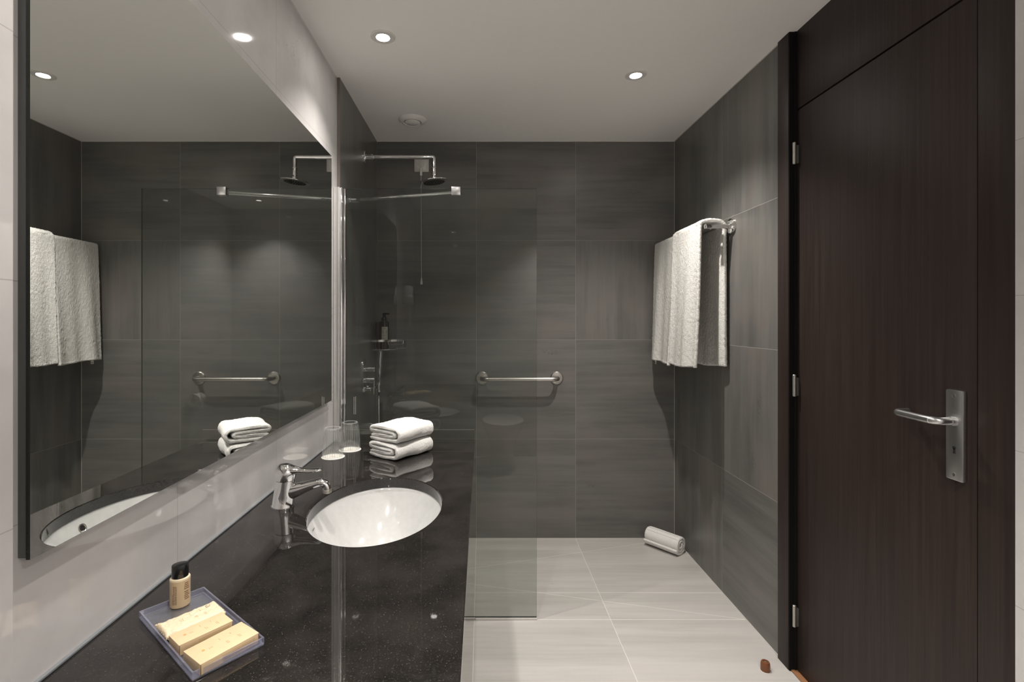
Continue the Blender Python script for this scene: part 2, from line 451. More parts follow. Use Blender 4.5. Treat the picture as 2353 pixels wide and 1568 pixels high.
struct('trim_2', box((XS - 0.011, YG + 0.0285, 0), (XS + 0.0005, YG + 0.032, H)), plain('tile_cut_edge', (0.16, 0.13, 0.12), 0.5), 'thin brown cut edge of the shower wall tiles', 'trim')

sil = plain('white_silicone', (0.60, 0.58, 0.55), 0.5)
for i, (lo, hi, l) in enumerate((
    ((XR - 0.003, 1.947, 0.0), (XR + 0.001, YB, 0.003), 'pale sealant line between floor and right tiled wall'),
    ((XS, YB - 0.003, 0.0), (XR, YB + 0.001, 0.0025), 'pale sealant line between floor and far tiled wall'),
    ((XR - 0.003, 1.947, H - 0.003), (XR + 0.001, YB, H), 'pale sealant line between ceiling and right tiled wall'),
    ((XS, YB - 0.003, H - 0.003), (XR, YB + 0.001, H), 'pale sealant line between ceiling and far tiled wall'),
    ((XR - 0.0014, YB - 0.0014, 0.0), (XR + 0.001, YB + 0.001, H), 'pale upright sealant line in the corner by the towels'))):
    struct('trim_%d' % (i + 4), box(lo, hi), sil, l, 'trim')

# door
door = thing('door_1', 'dark brown wood veneer bathroom door with transom panel and frame', 'door', (XD, 1.53, 0), 0, None, 'structure')
dx, dy = XD, 1.53
def D(lo, hi, bev=0.0): return box((lo[0] - dx, lo[1] - dy, lo[2]), (hi[0] - dx, hi[1] - dy, hi[2]), bev)
obj('leaf', D((XD, 1.189, 0.008), (XD + 0.04, 1.866, 2.101), 0.0012), 'wood', door)
obj('transom_panel', D((XD, 1.189, 2.107), (XD + 0.04, 1.866, H), 0.0012), 'wood', door)
bm = D((1.153, 1.878, 0), (1.265, 1.9455, H), 0.0015)
add_box(bm, (XD - 0.002 - dx, 1.088 - dy, 0), (1.265 - dx, 1.186 - dy, H), 0.0015)
add_box(bm, (XD + 0.042 - dx, 1.18 - dy, 0), (1.265 - dx, 1.88 - dy, H))
obj('door_frame', bm, 'wood', door)
bm = D((1.1535, 1.872, 0.002), (1.182, 1.8785, H - 0.001)); add_box(bm, (1.172 - dx, 1.8675 - dy, 0.002), (1.2 - dx, 1.874 - dy, H - 0.001), 0.002)
obj('door_seal', bm, 'black_rubber', door)
obj('threshold', D((1.160, 1.1, 0.0), (XD + 0.04, 1.872, 0.007), 0.002), 'threshold', door)
for z in (1.940, 1.073, 0.213):
    bm = bmesh.new()
    add_lathe(bm, [(0.004, -0.041), (0.0062, -0.039), (0.0062, -0.0006), (0.0054, -0.0005), (0.0054, 0.0005), (0.0062, 0.0006), (0.0062, 0.039), (0.004, 0.041)], 18, None, (1.166 - dx, 1.862 - dy, z))
    hg = obj('hinge', bm, 'nickel', door, label='dull metal hinge')
    b2 = box((1.172 - dx, 1.8575 - dy, z - 0.038), (XD + 0.001 - dx, 1.8665 - dy, z + 0.03), 0.001)
    obj('hinge_leaf', b2, 'ink_grey', hg)
# handle set: backplate, lever, keyhole, screw caps
yh, zh = 1.2350, 1.066
bp = obj('door_handle', D((XD - 0.011, 1.2130, 0.919), (XD, 1.2590, 1.143), 0.0035), 'alu', door, label='satin steel lever handle on a long backplate')
lv = [V(XD - 0.008, yh, zh), V(XD - 0.056, yh, zh), V(XD - 0.058, yh + 0.03, zh), V(XD - 0.050, yh + 0.128, zh), V(XD - 0.014, yh + 0.131, zh)]
lv = [p - V(dx, dy, 0) for p in lv]
obj('lever', tube(rounded(lv, 0.017, 8), 0.0096, 18), 'alu', bp)
obj('lever_collar', lathe([(0.0118, 0), (0.0118, 0.012)], 24, axis=(-1, 0, 0), base=(-0.011, yh - dy, zh)), 'alu', bp)
bm = lathe([(0.0042, 0), (0.0042, 0.0006)], 18, axis=(-1, 0, 0), base=(-0.0112, 1.2350 - dy, 1.000))
add_rings(bm, [[V(x, 1.2350 - dy + a, 0.986 + b) for a, b in ((-0.0032, 0), (0.0032, 0), (0.0016, 0.013), (-0.0016, 0.013))] for x in (-0.0112, -0.0118)])
obj('keyhole', bm, 'dark', bp, False)
for z, mt in ((1.128, 'steel'), (0.934, 'alu')):
    obj('screw_cap', lathe([(0.0050, 0), (0.0050, 0.0006), (0.0038, 0.0002)], 18, axis=(-1, 0, 0), base=(-0.0110, 1.2365 - dy, z)), mt, bp)

# ------------------------------------------------------------------ ceiling fittings
def downlight(x, y, power, label):
    t = thing('ceiling_downlight', label, 'ceiling light', (x, y, H), 0, 'recessed ceiling downlights')
    obj('trim_ring', lathe([(0.0465, 0.0), (0.0465, -0.0025), (0.043, -0.005), (0.026, -0.0050), (0.0235, -0.0022), (0.0225, 0.0)], 48, cap0=False, cap1=False), 'white_paint', t)
    obj('lamp_lens', lathe([(0.0235, -0.0010), (0.0215, -0.0026), (0.0, -0.0032)], 32, cap0=False, cap1=False), 'lens', t)
    L = bpy.data.lights.new('downlight', 'SPOT'); L.energy = power; L.color = LAMP_COL
    L.spot_size = math.radians(108); L.spot_blend = 1.0; L.shadow_soft_size = 0.018
    lo = bpy.data.objects.new('downlight_beam', L); C.objects.link(lo); lo.parent = t; lo.location = (0, 0, -0.012)
    return t
names = ['recessed round ceiling light above the far end of the worktop', 'recessed round ceiling light nearer the door, above the open floor',
         'recessed round ceiling light above the tray end of the worktop', 'recessed round ceiling light above the front edge of the basin worktop',
         'unseen ceiling light added to brighten the whole room, above the toilet roll holder']
for (x, y, p), l in zip(LAMPS, names): downlight(x, y, p, l)
t = thing('ceiling_vent', 'round off-white air extract vent in the ceiling above the shower', 'vent', (-0.373, 2.69, H))
obj('vent_ring', lathe([(0.074, 0), (0.074, -0.004), (0.060, -0.016), (0.050, -0.018), (0.046, -0.012), (0.043, -0.001)], 56, cap0=False, cap1=False), 'vent_white', t)
obj('vent_disc', lathe([(0.010, 0.0), (0.010, -0.010), (0.040, -0.012), (0.041, -0.017), (0.036, -0.020), (0.0, -0.022)], 48, cap0=False, cap1=False), 'vent_white', t)
obj('vent_throat', lathe([(0.045, -0.0012), (0.0, -0.0010)], 40, cap0=False, cap1=False), 'ink_grey', t)

# ------------------------------------------------------------------ mirror
XM = -0.627
t = thing('wall_mirror', 'large frameless mirror on the marble wall above the worktop', 'mirror', (XL, 1.39, 1.49))
def loc(lo, hi, c, bev=0.0): return box([a - b for a, b in zip(lo, c)], [a - b for a, b in zip(hi, c)], bev)
mc = (XL, 1.39, 1.49)
y0, y1, z0, z1 = 0.693, 2.0845, 0.982, 2.0035
bm = loc((XM - 0.006, y0, z0), (XM, y1, z1), mc); 
for f in bm.faces: f.material_index = 0 if f.normal.x > 0.5 else 1
obj('mirror_glass', bm, ['mirror', 'mirror_edge'], t, False)
obj('mirror_backing', loc((XL, y0 + 0.001, z0 + 0.002), (XM - 0.006, y1 - 0.002, z1 - 0.002), mc), plain('mirror_backing', (0.10, 0.105, 0.10), 0.3), t, False)
struct('trim_3', box((XL, -0.2, 0.8), (XL + 0.007, 0.680, H), 0.001), 'marble', 'thicker marble slab at the near end of the mirror', 'trim')

# ------------------------------------------------------------------ worktop with oval cut-out
BX, BY, BA, BB = -0.295, 1.414, 0.181, 0.256
YC0, YC1, XC = 0.25, 2.163, -0.031
def counter():
    bm = bmesh.new(); n = 96; th = 0.032
    def loop(z, pts): return [bm.verts.new((x, y, z)) for x, y in pts]
    rect = []
    for (xa, ya), (xb, yb), m in (((XL, YC0), (XC, YC0), 8), ((XC, YC0), (XC, YC1), 24), ((XC, YC1), (XL, YC1), 8), ((XL, YC1), (XL, YC0), 24)):
        for i in range(m): rect.append((xa + (xb - xa) * i / m, ya + (yb - ya) * i / m))
    ell = [(BX + BA * math.cos(2 * PI * i / n), BY + BB * math.sin(2 * PI * i / n)) for i in range(n)]
    ch = 0.0025
    def inset(pts, d):
        o = []
        for x, y in pts:
            o.append((min(x, XC - d) if x > XL + 1e-6 else x, max(YC0 + d, min(YC1 - d, y))))
        return o
    elo = [(BX + (BA + ch) * math.cos(2 * PI * i / n), BY + (BB + ch) * math.sin(2 * PI * i / n)) for i in range(n)]
    top = loop(CT, inset(rect, ch)); m1 = loop(CT - ch, rect); m2 = loop(CT - th, rect)
    et = loop(CT, elo); e1 = loop(CT - ch, ell); e2 = loop(CT - th, ell)
    def band(a, b):
        k = len(a)
        for i in range(k): bm.faces.new((a[i], a[(i + 1) % k], b[(i + 1) % k], b[i]))
    band(top, m1); band(m1, m2); band(et, e1); band(e1, e2)
    def fill(a, b):
        es = []
        for l in (a, b):
            k = len(l)
            for i in range(k):
                e = bm.edges.get((l[i], l[(i + 1) % k])) or bm.edges.new((l[i], l[(i + 1) % k])); es.append(e)
        bmesh.ops.triangle_fill(bm, use_beauty=True, use_dissolve=False, edges=es)
    fill(top, et); fill(m2, e2)
    return bm
tag(obj('vanity_worktop', counter(), 'granite', None, True, None, None, 25), 'long polished black granite worktop with an oval basin cut-out', 'countertop')
# basin
t = thing('wash_basin', 'white oval undermount basin set in the black worktop', 'basin', (BX, BY, CT - 0.032))
def ering(a, b, z, n=96): return [V(a * math.cos(2 * PI * i / n), b * math.sin(2 * PI * i / n), z) for i in range(n)]
rings = [ering(BA + 0.025, BB + 0.025, -0.0005), ering(BA + 0.002, BB + 0.002, -0.0005)]
K = 22
for i in range(1, K + 1):
    s = 1 - i / K
    f = s ** 0.42 if s > 0 else 0.0
    rr = max(f, 0.0)
    rings.append(ering((BA + 0.002) * (0.13 + 0.87 * rr), (BB + 0.002) * (0.09 + 0.91 * rr), -0.0005 - 0.148 * (1 - s)))
outer = [ering((BA + 0.025) * q, (BB + 0.025) * q, z) for q, z in ((0.25, -0.165), (0.7, -0.150), (0.93, -0.09), (1.0, -0.012))]
bm = add_rings(bmesh.new(), outer + rings, True, True, True)
obj('bowl', bm, 'ceramic', t, True, None, None, 60)
obj('drain', lathe([(0.022, -0.1482), (0.022, -0.1470), (0.017, -0.1462), (0.0, -0.1475)], 32, cap0=False, cap1=False), 'chrome', t, label='chrome drain')
ax = (-0.94, 0, 0.34)
bm = lathe([(0.0135, -0.004), (0.0135, 0.0012), (0.0105, 0.0018), (0.0088, -0.001)], 32, axis=ax, base=(0.1678, -0.005, -0.030), cap0=False, cap1=False)
ov = obj('overflow_ring', bm, 'steel', t)
obj('overflow_hole', lathe([(0.0095, 0.0), (0.0, 0.0001)], 24, axis=ax, base=(0.1678, -0.005, -0.030), cap0=False, cap1=False), 'dark', ov)
text('brand_print', 'Valadares', 0.0068, 'ink_grey', t, (-0.1692, -0.035, -0.022), (math.radians(76), 0, math.radians(97)), 0.00005, 'CENTER', 0.25)

# faucet
t = thing('basin_faucet', 'chrome single-lever basin faucet on the worktop beside the basin', 'faucet', (-0.566, 1.414, CT))
def oval(cx, z, rx, ry, tilt=0.0, n=32): return [V(cx + rx * math.cos(2 * PI * i / n), ry * math.sin(2 * PI * i / n), z + tilt * rx * math.cos(2 * PI * i / n)) for i in range(n)]
bm = add_rings(bmesh.new(), [oval(0.002, 0.0, 0.0325, 0.029), oval(0.002, 0.004, 0.032, 0.0285), oval(0.003, 0.007, 0.0300, 0.0270), oval(0.005, 0.03, 0.0280, 0.0260), oval(0.0075, 0.055, 0.0265, 0.0250), oval(0.009, 0.0735, 0.0255, 0.0245)])
obj('faucet_body', bm, 'chrome', t)
bm = add_rings(bmesh.new(), [oval(0.009, 0.0748, 0.0265, 0.0252), oval(0.0090, 0.082, 0.0290, 0.0265, 0.02), oval(0.0095, 0.093, 0.0300, 0.0268, 0.0), oval(0.010, 0.103, 0.0288, 0.0255, -0.06), oval(0.011, 0.1115, 0.0245, 0.0215, -0.10), oval(0.012, 0.1175, 0.0165, 0.015, -0.12), oval(0.0125, 0.1200, 0.006, 0.006, -0.08)])
hd = obj('handle_cap', bm, 'chrome', t)
rg = []
for x, z, wy, hz in ((0.004, 0.099, 0.021, 0.016), (0.028, 0.1015, 0.0190, 0.0140), (0.042, 0.1010, 0.0150, 0.0105), (0.056, 0.0995, 0.0118, 0.0082), (0.072, 0.0992, 0.0115, 0.0070), (0.090, 0.1003, 0.0128, 0.0060), (0.104, 0.1020, 0.0122, 0.0044), (0.111, 0.1030, 0.0085, 0.0030), (0.1135, 0.1033, 0.003, 0.0012)):
    rg.append([V(x, wy * math.cos(2 * PI * i / 24), z + hz * math.sin(2 * PI * i / 24)) for i in range(24)])
obj('lever', add_rings(bmesh.new(), rg), 'chrome', hd)
# spout
sp = bez((0.006, 0, 0.040), (0.038, 0, 0.040), (0.062, 0, 0.055), (0.095, 0, 0.0635), 10) + bez((0.104, 0, 0.066), (0.119, 0, 0.069), (0.127, 0, 0.062), (0.1275, 0, 0.049), 7)
rg = []
m_ = len(sp)
for i, p in enumerate(sp):
    tg = (sp[min(i + 1, m_ - 1)] - sp[max(i - 1, 0)]).normalized(); nn = V(-tg.z, 0, tg.x)
    q = i / (m_ - 1); hw = 0.0195 * (1 - q) + 0.0125 * q; hh = 0.017 * (1 - q) ** 2.4 + 0.0100
    if q > 0.8: hh = 0.0118; hw = 0.0122
    rg.append([p + V(0, hw * math.cos(2 * PI * k / 20), 0) + nn * (hh * math.sin(2 * PI * k / 20)) for k in range(20)])
obj('spout', add_rings(bmesh.new(), rg), 'chrome', t)
obj('aerator', lathe([(0.0115, 0.050), (0.0125, 0.048), (0.0125, 0.0385), (0.0105, 0.0370), (0.0, 0.0375)], 28, base=(0.1275, 0, 0)), 'nickel', t)

# ------------------------------------------------------------------ tumblers and coasters
def tumbler():
    t = thing('drinking_glass', '', 'glass', (0, 0, 0), 0, 'upturned tumblers on the worktop')
    n = 28 * 6; bm = bmesh.new()
    def ring(r, z, amp): return [V((r + amp * (0.5 + 0.5 * math.cos(28 * 2 * PI * i / n))) * math.cos(2 * PI * i / n), (r + amp * (0.5 + 0.5 * math.cos(28 * 2 * PI * i / n))) * math.sin(2 * PI * i / n), z) for i in range(n)]
    out = [ring(0.0385, 0.0, 0), ring(0.0398, 0.001, 0.0), ring(0.0395, 0.006, 0.0008), ring(0.0372, 0.035, 0.0026), ring(0.0340, 0.075, 0.0026), ring(0.0322, 0.100, 0.0010), ring(0.0315, 0.108, 0.0), ring(0.0295, 0.1115, 0.0), ring(0.024, 0.1105, 0.0), ring(0.006, 0.1095, 0)]
    inn = [ring(0.003, 0.1005, 0), ring(0.022, 0.1005, 0), ring(0.0268, 0.098, 0), ring(0.0295, 0.090, 0), ring(0.0345, 0.035, 0), ring(0.0372, 0.0, 0)]
    add_rings(bm, out, True, False, True); add_rings(bm, inn, True, True, False)
    # close the drinking rim
    bmesh.ops.bridge_loops(bm, edges=[e for e in bm.edges if e.is_boundary])
    bmesh.ops.recalc_face_normals(bm, faces=bm.faces[:])
    for f in bm.faces:
        c_ = f.calc_center_median(); r_ = math.hypot(c_.x, c_.y)
        crest = math.cos(28 * math.atan2(c_.y, c_.x)) > 0.35 and 0.004 < c_.z < 0.104 and f.normal.dot(V(c_.x, c_.y, 0)) > 0
        f.material_index = 1 if (crest or (c_.z > 0.105 and r_ > 0.026) or c_.z < 0.004) else 0
    obj('tumbler_wall', bm, ['tumbler', 'tumbler_rib_glint'], t, True, None, None, 60)
    return t
def coaster(x, y, label):
    t = thing('paper_coaster', label, 'coaster', (x, y, CT), 0, 'round paper coasters')
    n = 60; bm = bmesh.new()
    def r_(z, q): return [V((0.0438 * q + 0.0004 * math.cos(30 * 2 * PI * i / n)) * math.cos(2 * PI * i / n), (0.0438 * q + 0.0004 * math.cos(30 * 2 * PI * i / n)) * math.sin(2 * PI * i / n), z) for i in range(n)]
    add_rings(bm, [r_(0.0002, 1), r_(0.0012, 1), r_(0.0014, 0.97)])
    obj('paper_disc', bm, 'paper', t)
    bm = bmesh.new()
    for (xa, xb, yy, hh) in ((-0.011, -0.004, 0.004, 0.0035), (-0.002, 0.004, 0.004, 0.004), (0.006, 0.011, 0.0042, 0.0035), (-0.010, -0.005, -0.003, 0.0035), (-0.003, 0.010, -0.003, 0.003)):
        add_box(bm, (xa, yy - hh / 2, 0.0014), (xb, yy + hh / 2, 0.0016))
    obj('printed_crest', bm, 'ink_pale', t, False)
g0 = tumbler(); g0.location = (-0.573, 1.923, CT + 0.0016)
g0['label'] = 'upturned ribbed glass tumbler standing in front, nearer the faucet'
copy_thing(g0, (-0.536, 2.031, CT + 0.0016), 0.3, 'upturned ribbed glass tumbler standing behind, beside the folded towels')
coaster(-0.573, 1.923, 'white paper coaster under the front tumbler')
coaster(-0.536, 2.031, 'white paper coaster under the rear tumbler')

# ------------------------------------------------------------------ towels
def sheet_extrude(center, thick, length, nl, wob, seed, dens=0.006, pile=0.0012):
    """thick cloth along a 2-D centre line (u,v), run along w; returns a bmesh in (u, w, v)"""
    # resample the centre line
    pts = [Vector((a, b)) for a, b in center]; L = [0]
    for i in range(1, len(pts)): L.append(L[-1] + (pts[i] - pts[i - 1]).length)
    n = max(8, int(L[-1] / dens)); rs = []
    j = 0
    for i in range(n + 1):
        s = L[-1] * i / n
        while j < len(L) - 2 and L[j + 1] < s: j += 1
        f = (s - L[j]) / max(1e-9, L[j + 1] - L[j]); rs.append(pts[j].lerp(pts[j + 1], min(1, max(0, f))))
    # smooth
    for _ in range(3):
        rs = [rs[0]] + [(rs[i - 1] + rs[i] * 2 + rs[i + 1]) / 4 for i in range(1, n)] + [rs[-1]]
    up, dn = [], []
    for i in range(n + 1):
        tg = (rs[min(i + 1, n)] - rs[max(i - 1, 0)]).normalized(); nn = Vector((-tg.y, tg.x))
        e = min(i, n - i) / 2.0; q = min(1.0, 0.55 + 0.45 * e) if e < 1 else 1.0
        up.append(rs[i] + nn * thick / 2 * q); dn.append(rs[i] - nn * thick / 2 * q)
    prof = up + dn[::-1]
    rings = []
    for k in range(nl + 1):
        wv = length * (k / nl - 0.5)
        e = min(k, nl - k); sc = 0.0 if e >= 2 else (0.35 if e == 0 else 0.08)
        ring = []
        for idx, p in enumerate(prof):
            c = rs[idx] if idx <= n else rs[2 * n + 1 - idx]
            q = p.lerp(c, sc)
            a = V(q.x, wv, q.y)
            d = V(nz(a + V(seed, 0, 0), 14), nz(a + V(0, seed, 5), 14) * 0.8, nz(a + V(3, 0, seed), 14)) * wob
            d.z *= 0.4
            d += V(nz(a + V(seed, 9, 0), 170), nz(a + V(7, seed, 0), 170), nz(a + V(0, 4, seed), 170)) * pile
            ring.append(a + d)
        rings.append(ring)
    return add_rings(bmesh.new(), rings)
def fold_profile(wd, h, th, s=1.0):
    """four layers: bottom, round the bend, top, tucked inside and back again"""
    a = wd / 2; t = th; zb, zt = t * 0.55, h - t * 0.55
    i1, i2 = h / 2 + t * 0.52, h / 2 - t * 0.52
    P = [(a * 0.98, zb + 0.002)]
    def arc(cx, cz, rx, rz, a0, a1, n=9): return [(cx + rx * math.cos(a0 + (a1 - a0) * i / n), cz + rz * math.sin(a0 + (a1 - a0) * i / n)) for i in range(n + 1)]
    P += [(a * 0.5, zb), (-a * 0.5, zb)]
    P += arc(-a + (zt - zb) * 0.42, (zt + zb) / 2, (zt - zb) * 0.42, (zt - zb) / 2, -PI / 2, -PI * 1.5)
    P += [(-a * 0.3, zt + 0.001), (a * 0.45, zt + 0.003 * s)]
    P += arc(a * 0.90, (zt + i1) / 2, a * 0.10, (zt - i1) / 2, PI / 2, -PI / 2)
    P += [(a * 0.3, i1 - 0.001), (-a * 0.35, i1)]
    P += arc(-a * 0.56, (i1 + i2) / 2, a * 0.10, (i1 - i2) / 2, PI / 2, PI * 1.5)
    P += [(-a * 0.1, i2), (a * 0.5, i2), (a * 0.92, i2 - 0.002)]
    return P
# stack axes: u runs along the open short side, w along the long side
tw_c = (-0.316, 1.972); ang = math.atan2(0.80, 0.60)
def folded(z, h, label, seed, wd, ln, d=(0, 0), da=0.0):
    t = thing('folded_towel', label, 'towel', (tw_c[0] + d[0], tw_c[1] + d[1], CT + z), ang - PI / 2 + da, 'folded hand towels stacked on the worktop')
    bm = sheet_extrude(fold_profile(wd, h, h / 4 * 0.96, 1.0), h / 4 * 0.97, ln, 56, 0.0060, seed, 0.0038, 0.0017)
    for v in bm.verts: v.co.x = -v.co.x
    zmin = min(v.co.z for v in bm.verts)
    for v in bm.verts: v.co.z -= zmin
    obj('terry_cloth', bm, 'terry', t, True, None, None, 180)
    return t
folded(0.0008, 0.058, 'lower of the two folded white hand towels, resting on the worktop', 2.0, 0.150, 0.198)
folded(0.0645, 0.058, 'upper of the two folded white hand towels, on top of the stack', 8.0, 0.152, 0.196, (0.001, 0.0), 0.03)

# rolled floor towel
t = thing('rolled_towel', 'white bath mat rolled up on the floor in the shower corner', 'towel', (1.052, 2.876, 0.0), 0)
P = []
turns = 2.6; R0, R1 = 0.012, 0.0515
for i in range(90):
    a = i / 89 * turns * 2 * PI; r = R0 + (R1 - R0) * i / 89
    P.append((r * math.cos(a + 2.2), r * math.sin(a + 2.2) * 0.94))
bm = sheet_extrude(P, 0.0150, 0.205, 50, 0.003, 5.0, 0.005, 0.0008)
zmin = min(v.co.z for v in bm.verts)
rot = Matrix.Rotation(math.radians(40 + 180), 4, 'Z')
for v in bm.verts:
    v.co.z -= zmin
    # dobby grooves along the roll
    v.co = rot @ v.co
rt = obj('terry_cloth', bm, 'terry_flat', t, True, None, None, 180)
from mathutils.bvhtree import BVHTree
rtree = BVHTree.FromPolygons([v.co.copy() for v in rt.data.vertices], [tuple(p.vertices) for p in rt.data.polygons])
stripe_m = plain('stripe_thread', (0.42, 0.40, 0.37), 0.9)
for th_ in (52, 84, 128):
    pts = []
    for k in range(15):
        l = -0.099 + 0.198 * k / 14
        c_ = rot @ V(0, l, 0.056); dv = (rot @ V(math.cos(math.radians(th_)), 0, math.sin(math.radians(th_)))).normalized()
        h = rtree.ray_cast(c_ + dv * 0.15, -dv)[0]
        if h: pts.append(h)
    obj('woven_stripe', tube(pts, 0.0010, 6), stripe_m, rt)

# hanging bath towels over the rail
RZ = 1.755
def hanging(y0, y1, label, seed, zf, zb, xf, xb, flare):
    yc = (y0 + y1) / 2
    t = thing('bath_towel', label, 'towel', (1.085, yc, RZ + 0.012), 0, 'bath towels over the rail')
    ns, ny = 120, 46; th = 0.015
    xft, xbt = 1.030, 1.132; zt = RZ + 0.024
    path = []
    for i in range(50):
        q = i / 49; z = zf + (zt - 0.030 - zf) * q
        path.append((xf + (xft - xf) * q ** 0.8, z, 1 - q))
    for i in range(1, 20):
        q = i / 20; a = PI * (1 - q); path.append(((xft + xbt) / 2 + (xbt - xft) / 2 * math.copysign(abs(math.cos(a)) ** 0.62, math.cos(a)), zt - 0.030 + 0.031 * math.sin(a) ** 0.62, 0))
    for i in range(50):
        q = i / 49; z = zt - 0.030 + (zb - zt + 0.030) * q
        path.append((xbt + (xb - xbt) * q ** 0.8, z, q))
    rows = []
    for i, (x, z, hang) in enumerate(path):
        row = []
        front = i < 52
        for j in range(ny + 1):
            v = j / ny; y = y0 + (y1 - y0) * v
            y = yc + (y - yc) * (1 + flare * hang * (0.7 if v > 0.5 else 1.0))
            wv = (math.sin(v * 9.0 + seed) * 0.006 + math.sin(v * 17.0 + seed * 2.1 + z * 2.0) * 0.0035) * (0.25 + hang * 1.3) * (1 if front else 0.35)
            edge = -0.006 * math.exp(-((v - 0.0) / 0.05) ** 2) * hang
            dx_ = wv + edge + nz((x * 2 + seed, y * 9, z * 3), 1.0) * 0.006 * hang
            zz = z + (math.sin(v * 5 + seed) * 0.006 * hang)
            row.append(V(x + dx_ * (1 if front else -1) - 1.085, y - yc, zz - RZ - 0.012))
        rows.append(row)
    bm = bmesh.new()
    vr = [[bm.verts.new(p) for p in r] for r in rows]
    for i in range(len(vr) - 1):
        for j in range(ny): bm.faces.new((vr[i][j], vr[i][j + 1], vr[i + 1][j + 1], vr[i + 1][j]))
    bmesh.ops.recalc_face_normals(bm, faces=bm.faces[:])
    bmesh.ops.solidify(bm, geom=bm.faces[:], thickness=th)
    bmesh.ops.subdivide_edges(bm, edges=[e for e in bm.edges if e.calc_length() > 0.004], cuts=1, use_grid_fill=True)
    for v in bm.verts:
        a = v.co + V(seed, 0, 0)
        v.co += V(nz(a, 160), nz(a + V(5, 0, 0), 160), nz(a + V(0, 5, 0), 160)) * 0.0024
    # push everything off the wall
    for v in bm.verts:
        v.co.x = min(v.co.x, XR - 0.004 - 1.085)
        v.co.y = min(v.co.y, YB - 0.004 - yc)
    # the flat woven hems are cut out of the cloth
    def low(f):
        c_ = f.calc_center_median(); zl = (zf if c_.x < 0.0 else zb) - RZ - 0.012
        return c_.z < zl + 0.011
    hb = bm.copy()
    bmesh.ops.delete(hb, geom=[f for f in hb.faces if not low(f)], context='FACES')
    bmesh.ops.delete(bm, geom=[f for f in bm.faces if low(f)], context='FACES')
    cl = obj('terry_cloth', bm, 'terry_bath', t, True, None, None, 180)
    hf = hb.copy()
    bmesh.ops.delete(hb, geom=[f for f in hb.faces if f.calc_center_median().x >= 0.0], context='FACES')
    bmesh.ops.delete(hf, geom=[f for f in hf.faces if f.calc_center_median().x < 0.0], context='FACES')
    for b_ in (hb, hf):
        if len(b_.faces): obj('hem', b_, 'terry_flat', cl, True, None, None, 180)
        else: b_.free()
    return t, cl
hanging(2.338, 2.650, 'white bath towel hanging nearer the door end of the rail', 1.3, 1.088, 1.095, 1.010, 1.131, 0.02)
tf, cf = hanging(2.664, 2.974, 'white bath towel hanging on the rail beside the corner', 4.1, 1.082, 1.100, 1.006, 1.130, 0.05)
bm = box((-0.0006, -0.010, -0.019), (0.0006, 0.010, 0.0)); 
tg = obj('care_tag', bm, 'paper', cf, False, label='small white care tag with print'); tg.location = (1.012 - 1.085, 0.085, 1.083 - RZ - 0.012)
bm = bmesh.new()
for i in range(3): add_box(bm, (-0.0009, -0.007 + i * 0.005, -0.017), (-0.0006, -0.0045 + i * 0.005, -0.006))
obj('tag_print', bm, 'ink_grey', cf, False).location = tg.location
cf.children[-1].location = tg.location

# towel rail
t = thing('towel_rail', 'chrome towel rail on the right wall carrying two bath towels', 'towel rail', (XR, 2.62, RZ))
bm = bmesh.new()
for y in (2.318, 2.990):
    R_ = 0.036 if y < 2.5 else 0.023
    fl = lathe([(R_, 0), (R_, 0.010), (R_ - 0.003, 0.013), (0.0, 0.013)], 36, axis=(-1, 0, 0), base=(0, y - 2.62, 0))
    obj('wall_flange', fl, 'chrome', t)
for y in (2.318, 2.990):
    obj('arm', box((-0.130 if y < 2.5 else -0.118, y - 2.62 - (0.011 if y < 2.5 else 0.007), -0.013), (-0.012, y - 2.62 + (0.011 if y < 2.5 else 0.007), 0.009), 0.005, 3), 'chrome', t)
for x in (-0.095, -0.064):
    obj('rail', box((x - 0.009, 2.326 - 2.62, -0.014), (x + 0.009, 2.992 - 2.62, 0.003), 0.005, 3), 'chrome', t)

# ------------------------------------------------------------------ grab bar
t = thing('grab_bar', 'brushed steel grab bar mounted on the far tiled wall', 'grab bar', (0.226, YB, 0.970))
for x in (-0.225, 0.227):
    f = lathe([(0.039, 0), (0.039, 0.004), (0.034, 0.0085), (0.018, 0.010), (0.0, 0.010)], 44, axis=(0, -1, 0), base=(x, 0, 0))
    fo = obj('flange', f, 'steel', t)
    if x > 0:
        bm = bmesh.new()
        for i in range(5):
            a = math.radians(-100 + i * 14); add_box(bm, (x + 0.029 * math.cos(a) - 0.002, -0.0105, 0.029 * math.sin(a) - 0.002), (x + 0.029 * math.cos(a) + 0.0012, -0.0098, 0.029 * math.sin(a) + 0.002))
        obj('engraving', bm, 'ink_grey', fo, False)
pts = rounded([V(-0.225, -0.008, 0), V(-0.225, -0.075, 0), V(0.227, -0.075, 0), V(0.227, -0.008, 0)], 0.042, 10)
obj('bar', tube(pts, 0.0135, 20), 'steel', t)

# ------------------------------------------------------------------ shower screen
t = thing('shower_screen', 'fixed clear glass shower screen at the end of the worktop', 'shower screen', (XS, YG, 0))
bm = loc((XS + 0.012, YG - 0.004, 0.012), (0.241, YG + 0.004, 1.896), (XS, YG, 0))
for f in bm.faces: f.material_index = 0 if abs(f.normal.y) > 0.5 else 1
obj('glass_pane', bm, ['pane', 'pane_edge'], t, False, label='clear glass pane')
obj('profile_cover', loc((XS - 0.011, YG - 0.030, 0.0), (XS + 0.015, YG + 0.012, 1.897), (XS, YG, 0), 0.002), plain('pale_aluminium', (0.72, 0.71, 0.70), 0.28, 0.75), t)
bm = bmesh.new()
add_box(bm, (0.016, -0.024, 0.0), (0.026, 0.012, 1.897), 0.0045, 3)
add_box(bm, (0.027, -0.014, 0.0), (0.037, 0.010, 1.894), 0.003, 3)
obj('wall_profile', bm, 'chrome', t)
